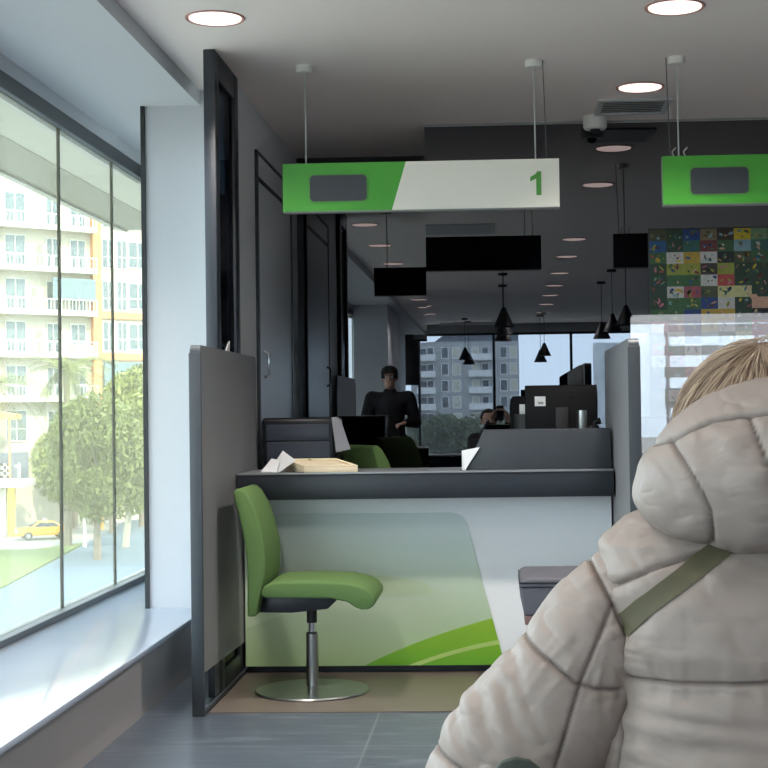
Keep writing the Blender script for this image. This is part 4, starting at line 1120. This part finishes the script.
bm = bmesh.new(); lay = bm.verts.layers.float.new('streak'); NT, NP = 520, 46; grid = []
for j in range(NP):
    ph = .02 + (PI * .80) * j / (NP - 1); row = []
    for i in range(NT):
        th = 2 * PI * i / NT; tw_ = th + .25 * ph
        n1 = noise.noise(Vector((math.cos(tw_) * 16, math.sin(tw_) * 16, ph * .9)))
        n2 = noise.noise(Vector((math.cos(tw_) * 46, math.sin(tw_) * 46, ph * 1.2 + 4)))
        v = bm.verts.new(hair_pt(th, ph, (.0013 * n1 + .0007 * n2) * min(1, ph * 2) - .003))
        v[lay] = max(0, min(1, .36 + .16 * ph + .26 * n1 + .20 * n2)); row.append(v)
    grid.append(row)
for a, b in zip(grid, grid[1:]):
    for i in range(NT): bm.faces.new((a[i], a[(i + 1) % NT], b[(i + 1) % NT], b[i]))
bm.faces.new(grid[0])
# drop what would cover the face
fdir = Vector((0.05, .99, -.12))
bmesh.ops.delete(bm, geom=[v for v in bm.verts if (v.co - HC).dot(fdir) > .085 and v.co.z < HC.z + .07], context='VERTS')
lay = bm.verts.layers.float['streak']
for k in range(700):
    th = random.uniform(0, 2 * PI); p0 = random.uniform(.05, .5); p1 = p0 + random.uniform(.5, 1.5); lf = random.uniform(0, .004); br = random.choice((.3, .45, .55, .7, .8)); wv = random.uniform(-.25, .25)
    pts = [hair_pt(th + wv * (s / 8) + .02 * math.sin(s), p0 + (p1 - p0) * s / 8, lf + .003 * math.sin(PI * s / 8)) for s in range(9)]
    if any((q - HC).dot(fdir) > .08 and q.z < HC.z + .08 for q in pts): continue
    n0 = len(bm.verts); tube(bm, pts, [.0004] + [.0006] * 7 + [.0003], 4)
    bm.verts.ensure_lookup_table()
    for v in bm.verts[n0:]: v[lay] = br
fin('hair', bm, 'hair', wom, angle=None)
# loose side locks falling left of the head, in front of the hood
bm = bmesh.new(); lay = bm.verts.layers.float.new('streak')
for k in range(170):
    th0 = random.uniform(-.5, .5); s0 = random.uniform(-.02, .02)
    a = HC + Vector((-.085 + s0, random.uniform(-.06, .05), .085 + s0 * .5)); b = HC + Vector((-.128 + s0 * .8, random.uniform(-.05, .04), .02)); c_ = HC + Vector((-.142 + random.uniform(-.012, .012), random.uniform(-.05, .03), -.05)); d_ = HC + Vector((-.150 + random.uniform(-.02, .02), random.uniform(-.04, .03), -.10))
    pts = []
    for s in range(10):
        q = s / 9.0; pts.append(a * (1 - q) ** 3 + b * 3 * q * (1 - q) ** 2 + c_ * 3 * q * q * (1 - q) + d_ * q ** 3)
    n0 = len(bm.verts); tube(bm, pts, [.0007] * 9 + [.0003], 4); bm.verts.ensure_lookup_table(); br = random.choice((.5, .75, .95, 1.0))
    for v in bm.verts[n0:]: v[lay] = br
fin('hair_lock', bm, 'hair', wom, angle=None)

# olive crossbody bag: strap pressed into the coat's back, bag at her left hip
t = thing('shoulder_bag', 'dark olive crossbody bag, its flat strap slanting across the beige coat', 'bag', (0.03, 1.8, .45))
dg = bpy.context.evaluated_depsgraph_get()
verts = []; polys = []
me = coat.data; off = wloc(coat); base_n = 0
for o in (coat,):
    mw = wloc(o)
    verts += [v.co + mw for v in o.data.vertices]; polys += [tuple(p.vertices) for p in o.data.polygons]
bvh = BVHTree.FromPolygons(verts, polys)
def strap_line(pts, w, outy, n=60):
    A, B = [], []
    tot = len(pts) - 1
    for k in range(n + 1):
        u = k / n * tot; i = min(int(u), tot - 1); f = u - i
        x = pts[i][0] + (pts[i + 1][0] - pts[i][0]) * f; z = pts[i][1] + (pts[i + 1][1] - pts[i][1]) * f
        dx, dz = pts[i + 1][0] - pts[i][0], pts[i + 1][1] - pts[i][1]; L = math.hypot(dx, dz); nx, nz = -dz / L, dx / L
        row = []
        for s in (-.5, -.25, 0, .25, .5):
            X, Z = x + nx * w * s, z + nz * w * s
            hit = bvh.ray_cast(Vector((X, 1.0, Z)), Vector((0, 1, 0)))
            row.append(Vector((X, (hit[0].y if hit[0] else 1.86), Z)))
        A.append(row)
    # relax along the strap so it spans the wrinkles
    for _ in range(30):
        ys = [[p.y for p in r] for r in A]
        if _ == 0: raw = [r[:] for r in ys]
        for k in range(1, n):
            for q in range(5): A[k][q].y = min(ys[k][q], .25 * ys[k - 1][q] + .5 * ys[k][q] + .25 * ys[k + 1][q]) if False else .25 * ys[k - 1][q] + .5 * ys[k][q] + .25 * ys[k + 1][q]
    for k in range(n + 1):
        for q in range(5): A[k][q].y = min(A[k][q].y, raw[k][q] + .002)
    for _ in range(3):
        for k in range(1, n):
            for q in range(5): A[k][q].y = .5 * A[k][q].y + .25 * (A[k - 1][q].y + A[k + 1][q].y)
    return A
A = strap_line([(.146, .853), (.154, .864), (.171, .884), (.201, .909), (.237, .936), (.277, .964), (.33, .995)], .023, -1)
bm = bmesh.new(); rows = []
for r in A:
    rows.append([bm.verts.new((p.x, p.y - .004, p.z)) for p in r] + [bm.verts.new((p.x, p.y + .012, p.z)) for p in r[::-1]])
for a, b in zip(rows, rows[1:]):
    for q in range(10): bm.faces.new((a[q], a[(q + 1) % 10], b[(q + 1) % 10], b[q]))
bm.faces.new(rows[0]); bm.faces.new(rows[-1][::-1])
fin('strap', bm, 'strap', t, angle=50)
bm = bmesh.new(); prism(bm, rrect(0.15, 0.22, 0.03, 6, 0.015, 0.578), 'Y', 1.74, 1.80); fin('bag_body', bm, 'bag_green', t, bevel=0.018, seg=3)
bm = bmesh.new(); prism(bm, [(-.016, .66), (-.014, .715), (-.004, .726), (.012, .730), (.028, .727), (.042, .716), (.046, .66)], 'Y', 1.735, 1.75); fin('bag_tab', bm, 'bag_green', t, bevel=0.004)

# ------------------------------------------------------------------ outside, street side
G = -8.5
def osbox(name, dims, m, label, cat): return sbox(name, dims, m, label, cat)
bm = bmesh.new(); box(bm, -400, 400, -500, 500, G - .5, G); struct(fin('street', bm, 'asphalt', smooth=False), 'pale asphalt street outside', 'street')
bm = bmesh.new(); prism(bm, [(-2.4, 0), (-26.5, 60), (-28.0, 84), (-31, 110), (-36, 150), (-2.4, 150)], 'Z', G + .003, G + .12); struct(fin('pavement', bm, 'plaza', smooth=False), 'pale blue grey pavement outside the window', 'pavement')
bm = bmesh.new(); prism(bm, [(-26.6, 60), (-40, 60), (-40, 104), (-37.2, 107), (-33.8, 107), (-31.6, 112), (-31.2, 110), (-28.1, 84)], 'Z', G + .004, G + .16)
tag(fin('grass', bm, 'grass', smooth=False), 'sunlit grass strip between the street and the pavement', 'grass', kind='stuff')
bm = bmesh.new(); box(bm, -3.55, -2.1, -10, 13.85, 2.86, 3.05); co_ = fin('canopy', bm, 'canopy_soffit', smooth=False); struct(co_, 'pale canopy over the pavement just outside the long window', 'canopy')
cr = bpy.data.objects[co_.name]
bm = bmesh.new()
box(bm, -3.44, -3.405, -10, 13.7, 2.845, 2.862); box(bm, -3.405, -3.02, -10, 13.7, 2.852, 2.861); box(bm, -2.62, -2.60, -10, 13.7, 2.852, 2.861)
fin('soffit_band', bm, 'canopy_band', co_, smooth=False)
bm = bmesh.new(); box(bm, -3.44, -3.412, -10, 13.72, 2.835, 2.846); fin('gutter_line', bm, 'joint', co_, smooth=False)
sbox('wall_facade', (-2.3, -2.08, -10.2, 9.0, 2.62, 3.05), 'canopy_soffit', 'outer wall band above the long window', 'wall')

class Loc:
    """local frame: origin o, u along the facade, n out of it"""
    def __init__(s, o, ang): s.o = Vector(o); s.u = Vector((math.cos(ang), math.sin(ang), 0)); s.n = Vector((math.sin(ang), -math.cos(ang), 0))
    def box(s, bm, u0, u1, n0, n1, z0, z1, mi=0):
        vs = [bm.verts.new(s.o + s.u * u + s.n * n + Vector((0, 0, z))) for u, n, z in ((u0, n0, z0), (u1, n0, z0), (u1, n1, z0), (u0, n1, z0), (u0, n0, z1), (u1, n0, z1), (u1, n1, z1), (u0, n1, z1))]
        for f in ((3, 2, 1, 0), (4, 5, 6, 7), (0, 1, 5, 4), (1, 2, 6, 5), (2, 3, 7, 6), (3, 0, 4, 7)): bm.faces.new([vs[i] for i in f]).material_index = mi

ang = math.atan2(10, 10.3)
Lc = Loc((-42.7, 128.0, 0), ang)
b = thing('apartment_building', 'cream apartment building with white balconies and orange trim across the street', 'building', (-42.7, 128, G))
bm = bmesh.new(); Lc.box(bm, -8, 18, -12, 0, G, 21); fin('wall', bm, 'cream_wall', b, smooth=False)
bm = bmesh.new(); Lc.box(bm, 8.3, 9.1, 0, .5, G, 21); fin('pilaster', bm, 'orange_wall', b, smooth=False)
FL = [-1.0, 2.9, 6.76, 10.5, 14.3, 18.0]
bm = bmesh.new()
for z in FL[1:4]: Lc.box(bm, 9.1, 14.0, 0, .25, z - .5, z + .1)
fin('orange_band', bm, 'orange_wall', b, smooth=False)
for z in FL[1:]:
    bm = bmesh.new(); Lc.box(bm, -8, 8.3, 0, 1.3, z - .42, z + .05); f = fin('balcony', bm, 'ext_white', b, smooth=False)
    bm = bmesh.new(); Lc.box(bm, -8, 8.3, 1.22, 1.28, z + .95, z + 1.02)
    for k in range(48): Lc.box(bm, -8 + k * .345, -7.95 + k * .345, 1.23, 1.27, z + .05, z + .95)
    fin('railing', bm, 'rail', f, smooth=False)
def ext_window(u0, u1, z0, z1, m='ext_glass', n=0.0):
    bm = bmesh.new()
    Lc.box(bm, u0 - .1, u0, n, n + .1, z0 - .1, z1 + .1); Lc.box(bm, u1, u1 + .1, n, n + .1, z0 - .1, z1 + .1); Lc.box(bm, u0, u1, n, n + .1, z1, z1 + .1); Lc.box(bm, u0, u1, n, n + .1, z0 - .1, z0)
    Lc.box(bm, (u0 + u1) / 2 - .05, (u0 + u1) / 2 + .05, n, n + .1, z0, z1); Lc.box(bm, u0, u1, n, n + .1, z0 + (z1 - z0) * .38, z0 + (z1 - z0) * .38 + .08)
    f = fin('window', bm, 'ext_white', b, smooth=False)
    bm = bmesh.new(); Lc.box(bm, u0, u1, n + .01, n + .05, z0, z1); fin('pane', bm, m, f, smooth=False)
for z in FL:
    ext_window(-6.5, -4.5, z + .2, z + 2.6); ext_window(-3.2, -1.2, z + .2, z + 2.6)
    ext_window(.1, 1.9, z + .15, z + 2.7); ext_window(4.0, 5.1, z + .15, z + 2.6); ext_window(6.3, 7.7, z + .15, z + 2.6)
    ext_window(9.5, 10.6, z + .35, z + 2.9); ext_window(11.0, 11.9, z + .35, z + 2.9); ext_window(12.2, 14.0, z + .5, z + 2.8)
bm = bmesh.new(); Lc.box(bm, 4.0, 8.2, 1.05, 1.15, 10.5 + 1.0, 10.5 + 2.9); fin('blind', bm, 'ext_teal', b, smooth=False)
bm = bmesh.new(); Lc.box(bm, 9.4, 13.2, .26, .4, 3.1, 6.0); fin('shop_glazing', bm, 'ext_teal', b, smooth=False)
for u, z in ((3.1, 14.35), (2.6, 10.55), (3.0, 6.8)):
    bm = bmesh.new(); Lc.box(bm, u, u + .35, .02, 1.15, z, z + 1.9); fin('balcony_wall', bm, 'ext_white', b, smooth=False)
# banner on the balcony
bm = bmesh.new(); Lc.box(bm, 5.2, 8.0, 1.31, 1.34, 6.85, 7.5); fin('banner', bm, 'lamp_rim', b, smooth=False)

def leaf_cloud(bm, c, r, n, size):
    n = int(n * 2.4); size *= .72
    for _ in range(n):
        while True:
            p = Vector((random.uniform(-1, 1), random.uniform(-1, 1), random.uniform(-1, 1)))
            if .55 < p.length < 1: break
        if noise.noise(p * 2.2 + Vector(c) * .3) < -.18: continue
        q = Vector((p.x * r[0], p.y * r[1], p.z * r[2])) + Vector(c)
        e = Euler((random.uniform(0, PI), random.uniform(0, PI), random.uniform(0, PI))).to_matrix(); s = size * random.uniform(.6, 1.3)
        bm.faces.new([bm.verts.new(q + e @ Vector(v)) for v in ((-s, 0, 0), (0, -s * .45, s * .1), (s, 0, 0), (0, s * .45, -s * .1))])
def tree(x, y, zc, r, label, leafm, barkm, n=1500, size=.32, lean=0.0, group='trees along the street', base=G):
    t = thing('tree', label, 'tree', (x, y, base), group)
    bm = bmesh.new(); leaf_cloud(bm, (x, y, zc), r, n, size); leaf_cloud(bm, (x + r[0] * .4, y, zc - r[2] * .35), (r[0] * .7, r[1] * .7, r[2] * .6), n // 3, size); leaf_cloud(bm, (x - r[0] * .35, y, zc + r[2] * .3), (r[0] * .6, r[1] * .6, r[2] * .6), n // 3, size)
    fin('foliage', bm, leafm, t, smooth=False, flip=False)
    bm = bmesh.new(); tube(bm, [(x + lean, y, base), (x + lean * .6, y, base + (zc - base) * .45), (x, y, zc)], [.28, .2, .1], 10)
    for k in range(4):
        a = k * 1.6; tube(bm, [(x, y, zc - r[2] * .4), (x + r[0] * .6 * math.cos(a), y + r[1] * .6 * math.sin(a), zc + r[2] * .3)], [.11, .04], 6)
    fin('trunk', bm, barkm, t)
    return t
def palm(x, y, z, L, label, nf=30):
    t = thing('palm_tree', label, 'palm tree', (x, y, G), 'palms by the street')
    bm = bmesh.new(); tube(bm, [(x, y, G), (x + .15, y, (G + z) / 2), (x, y, z)], [.32, .26, .24], 12); fin('trunk', bm, 'bark', t)
    bm = bmesh.new()
    for k in range(nf):
        a = random.uniform(0, 2 * PI); up = random.uniform(-.35, 1.25); h = Vector((math.cos(a), math.sin(a), 0)); p = Vector((x, y, z)); d_ = (h + Vector((0, 0, up))).normalized(); pts = [p]
        for s in range(9):
            d_ = (d_ + Vector((0, 0, -.16))).normalized(); p = p + d_ * L / 9; pts.append(p)
        tube(bm, pts, [.035 - .003 * s for s in range(10)], 4)
        for s in range(1, 10):
            tg = (pts[s] - pts[s - 1]).normalized(); sd_ = tg.cross(Vector((0, 0, 1))).normalized()
            for q in (.25, .75):
                o_ = pts[s - 1].lerp(pts[s], q)
                for sg in (1, -1):
                    ll = .62 * L / 2.7 * (1 - .45 * abs(s / 9 - .4)); e = o_ + (sd_ * sg + tg * .7 - Vector((0, 0, .35))).normalized() * ll; wv = tg * .05
                    bm.faces.new([bm.verts.new(o_ - wv), bm.verts.new(o_ + wv), bm.verts.new(e)])
    fin('fronds', bm, 'leaf_palm', t, smooth=False, flip=False)
palm(-36.9, 108, 3.6, 5.4, 'spreading palm tree at the left edge of the window view')
palm(-32.1, 110, 4.6, 4.2, 'palm tree with upright fronds just behind the spreading palm')
tree(-26.9, 99, -1.6, (3.4, 3.0, 4.4), 'broad leafy street tree in the middle of the window view', 'leaf_mid', 'bark', 2600)
tree(-26.4, 108, -.6, (2.9, 2.6, 5.4), 'tall pale green street tree next to the white column', 'leaf_light', 'bark_pale', 2200, lean=-.9)
tree(-31.6, 121, -1.4, (3.6, 2.4, 4.0), 'bushy street tree behind the yellow taxi', 'leaf_mid', 'bark', 2200)
tree(-30.9, 128, .6, (3.4, 2.0, 5.0), 'tall street tree beside the white column, behind the pale one', 'leaf_mid', 'bark', 2200)
tree(-37.0, 129, -3.2, (2.6, 1.6, 3.4), 'dark street tree between the yellow taxi and the cream building', 'leaf_dark', 'bark', 900)
tree(-36.4, 124, -3.0, (3.0, 1.4, 3.2), 'low round street tree beside the white kiosk', 'leaf_light', 'bark', 1500)

# taxi
def taxi(x, y, rz):
    t = thing('taxi', 'yellow taxi parked on the street beyond the grass', 'car', (0, 0, 0))
    bm = bmesh.new(); prof = [(-2.1, .35), (-2.12, .75), (-1.95, .92), (-1.35, .98), (-.75, 1.42), (.45, 1.45), (1.05, 1.02), (1.85, .90), (2.1, .70), (2.12, .35)]
    prism(bm, prof, 'Y', -.85, .85)
    for v in bm.verts:
        if v.co.z > 1.05: v.co.y *= .80
    fin('body', bm, 'taxi', t, bevel=.06, seg=3)
    for s in (-1, 1):
        bm = bmesh.new(); prism(bm, [(-1.15, 1.02), (-.68, 1.36), (.38, 1.38), (.88, 1.03)], 'Y', s * .70, s * .86)
        fin('side_window', bm, 'car_glass', t, smooth=False)
    for wx in (-1.3, 1.3):
        for s in (-1, 1):
            bm = bmesh.new(); tube(bm, [(wx, s * .70, .33), (wx, s * .89, .33)], .33, 24); w_ = fin('wheel', bm, 'tyre', t)
            bm = bmesh.new(); tube(bm, [(wx, s * .885, .33), (wx, s * .90, .33)], .19, 20); fin('hub_cap', bm, 'steel', w_)
    bm = bmesh.new(); prism(bm, [(1.10, 1.03), (.50, 1.41), (.52, 1.44), (1.14, 1.05)], 'Y', -.6, .6); fin('windscreen', bm, 'car_glass', t, smooth=False)
    bm = bmesh.new(); box(bm, -.2, .05, -.3, .3, 1.44, 1.6); fin('roof_sign', bm, 'ext_white', t, bevel=.03)
    for s in (-1, 1):
        bm = bmesh.new(); box(bm, 2.06, 2.14, s * .6 - .15, s * .6 + .15, .62, .76); fin('headlight', bm, 'paper', t, bevel=.02)
    t.location = (x, y, G); t.rotation_euler = (0, 0, rz)
taxi(-36.2, 117.5, math.radians(205))
# kiosk, lamp, signs
t = thing('kiosk', 'white street kiosk with a flat roof and yellow post, left of the taxi', 'kiosk', (-42, 121, G))
bm = bmesh.new(); box(bm, -46, -40.2, 120.5, 123, G, G + 4.0); fin('wall', bm, 'ext_white', t, smooth=False)
bm = bmesh.new(); box(bm, -46.5, -38.6, 119.5, 123.5, G + 4.0, G + 4.6); fin('roof', bm, 'rail', t, bevel=.05)
bm = bmesh.new(); box(bm, -39.9, -39.4, 120, 120.4, G, G + 4.0); fin('post', bm, 'kiosk_yellow', t, smooth=False)
bm = bmesh.new(); box(bm, -44, -41.2, 120.42, 120.5, G + .9, G + 2.6); fin('window', bm, 'ext_glass', t, smooth=False)
t = thing('shop_sign', 'dark shop sign with pale numerals 81 above the kiosk', 'sign', (-43, 126, G + 4.5))
bm = bmesh.new(); box(bm, -48, -40.0, 125.6, 125.8, -4.6, -1.8); fin('panel', bm, 'shop_sign', t, smooth=False)
bm = bmesh.new(); x, z = -40.95, -3.95
box(bm, x + .1, x + .35, 125.5, 125.6, z, z + 1.2); box(bm, x - .15, x + .1, 125.5, 125.6, z + .85, z + 1.08)
x -= 1.35
for bx0, bx1, bz0, bz1 in ((0, .7, 0, .2), (0, .7, .5, .7), (0, .7, 1.0, 1.2), (0, .2, 0, 1.2), (.5, .7, 0, 1.2)): box(bm, x + bx0, x + bx1, 125.5, 125.6, z + bz0, z + bz1)
fin('numerals', bm, 'ext_white', t, smooth=False)
bm = bmesh.new()
for q in (-47, -41.5): box(bm, q, q + .2, 125.8, 126.0, G, -2)
fin('support', bm, 'shop_sign', t, smooth=False)
bm = bmesh.new(); prism(bm, [(-46, 1.0), (-40.8, 1.0), (-40.8, 1.4), (-46, 2.2)], 'Y', 123.6, 126.5)
for q in (-45.8, -41.0): box(bm, q, q + .12, 123.7, 123.85, G, 1.0)
tag(fin('awning', bm, 'awning_orange', smooth=False), 'small orange shop awning above the dark shop sign', 'awning')
t = thing('street_lamp', 'pale slim street lamp post beside the grass strip', 'street lamp', (-30.4, 108.5, G))
bm = bmesh.new(); tube(bm, [(-30.4, 108.5, G), (-30.4, 108.5, G + 4.2)], [.13, .09], 10); fin('pole', bm, 'ext_white', t)
bm = bmesh.new(); lathe(bm, [(0, 0), (.16, .05), (.22, .35), (.1, .5), (0, .52)], (-30.4, 108.5, G + 4.2), 16); fin('lamp_head', bm, 'ext_white', t)
t = thing('street_bin', 'small yellow street bin next to the slim lamp post', 'bin', (-30.3, 111, G))
bm = bmesh.new(); lathe(bm, [(0, 1.2), (.35, 1.2), (.42, 2.3), (.3, 2.5), (0, 2.5)], (-30.0, 111, G), 20); fin('body', bm, 'taxi', t)
bm = bmesh.new(); tube(bm, [(-30.0, 111, G), (-30.0, 111, G + 1.25)], .08, 8); fin('post', bm, 'alu_dark', t)

# ------------------------------------------------------------------ outside, rear side (seen in the mirror glass)
b = thing('apartment_building', 'grey apartment block seen mirrored in the dark glass wall', 'building', (-6, -230, G))
BX0, BX1, BYF = -14.6, 3.2, -230.0
bm = bmesh.new(); box(bm, BX0, BX1, BYF - 14, BYF, G, 12.6); fin('wall', bm, 'ext_grey', b, smooth=False)
bm = bmesh.new(); prism(bm, [(-10.8, 12.6), (-8.5, 14.2), (3.2, 14.6), (3.2, 12.6)], 'Y', BYF - 12, BYF - 2); fin('roof', bm, 'roof_grey', b, smooth=False)
Lr = Loc((0, BYF, 0), PI)      # facade looking towards +Y
for k in range(7):
    z = G + 2 + k * 2.7
    for (u0, u1, proj) in ((-13.6, -10.4, 1.4), (-5.0, -1.2, 1.2)):
        bm = bmesh.new(); box(bm, u0, u1, BYF, BYF + proj, z - .2, z); box(bm, u0, u1, BYF + proj - .1, BYF + proj, z, z + .85); fin('balcony', bm, 'ext_grey_light', b, smooth=False)
    for u0, u1, bright in ((-13.0, -12.0, 0), (-11.8, -10.8, 0), (-9.4, -8.4, 0), (-7.6, -6.4, 1), (-4.4, -3.4, 1), (-2.8, -1.8, 0), (.2, 1.2, 0), (1.8, 2.8, 1)):
        bm = bmesh.new(); w_ = .12
        box(bm, u0 - w_, u1 + w_, BYF, BYF + .08, z + .2 - w_, z + .2); box(bm, u0 - w_, u1 + w_, BYF, BYF + .08, z + 1.9, z + 1.9 + w_); box(bm, u0 - w_, u0, BYF, BYF + .08, z + .2, z + 1.9); box(bm, u1, u1 + w_, BYF, BYF + .08, z + .2, z + 1.9)
        f = fin('window', bm, 'ext_grey_light', b, smooth=False)
        bm = bmesh.new(); box(bm, u0, u1, BYF + .01, BYF + .05, z + .2, z + 1.9); fin('pane', bm, 'ext_white' if bright and (k * 3 + int(u0)) % 3 else 'roof_grey', f, smooth=False)
b = thing('apartment_building', 'pale narrow block beside the grey one, seen mirrored in the dark glass wall', 'building', (5, -262, G))
bm = bmesh.new(); box(bm, -1.0, 3.6, -272, -258, G, 13.5); fin('wall', bm, 'ext_grey_light', b, smooth=False)
for k in range(7):
    z = G + 2 + k * 2.9
    bm = bmesh.new(); box(bm, 1.0, 3.2, -258, -257.9, z + .3, z + 1.9); fin('window', bm, 'roof_grey', b, smooth=False)
for x, y, zc, r, lb in ((-13.5, -200, -3.4, (4.2, 3, 4.0), 'first dark tree from the hall pillar, mirrored below the grey building'), (-8.6, -203, -3.0, (4.2, 3, 4.2), 'second dark tree from the hall pillar, mirrored below the grey building'),
                    (-3.6, -199, -3.3, (4.0, 3, 4.0), 'third dark tree from the hall pillar, mirrored below the grey building'), (1.4, -204, -3.2, (4.2, 3, 4.1), 'fourth dark tree from the hall pillar, mirrored near the seated person')):
    tree(x, y, zc, r, lb, 'leaf_dark', 'bark', 900, .5, group='mirrored trees behind the rear windows')

# ------------------------------------------------------------------ light
wd = bpy.data.worlds.new('sky'); S.world = wd; wd.use_nodes = True
nt = wd.node_tree; bg = nt.nodes['Background']
bg.inputs[0].default_value = (0.68, 0.83, 1.0, 1); bg.inputs[1].default_value = 3.2
sun = bpy.data.lights.new('sun', 'SUN'); sun.energy = 3.3; sun.angle = 0.02; sun.color = (1.0, .90, .72)
so = bpy.data.objects.new('sun', sun); COL.objects.link(so)
so.rotation_euler = Vector((-.55, .50, -.72)).to_track_quat('-Z', 'Y').to_euler()

S.view_settings.view_transform = 'Standard'; S.view_settings.look = 'None'; S.view_settings.gamma = 1.0; S.view_settings.use_curve_mapping = False
S.view_settings.exposure = 1.12
S.cycles.use_denoising = True
S.cycles.max_bounces = 10; S.cycles.diffuse_bounces = 5; S.cycles.glossy_bounces = 5; S.cycles.transparent_max_bounces = 24
S.cycles.sample_clamp_indirect = 6.0
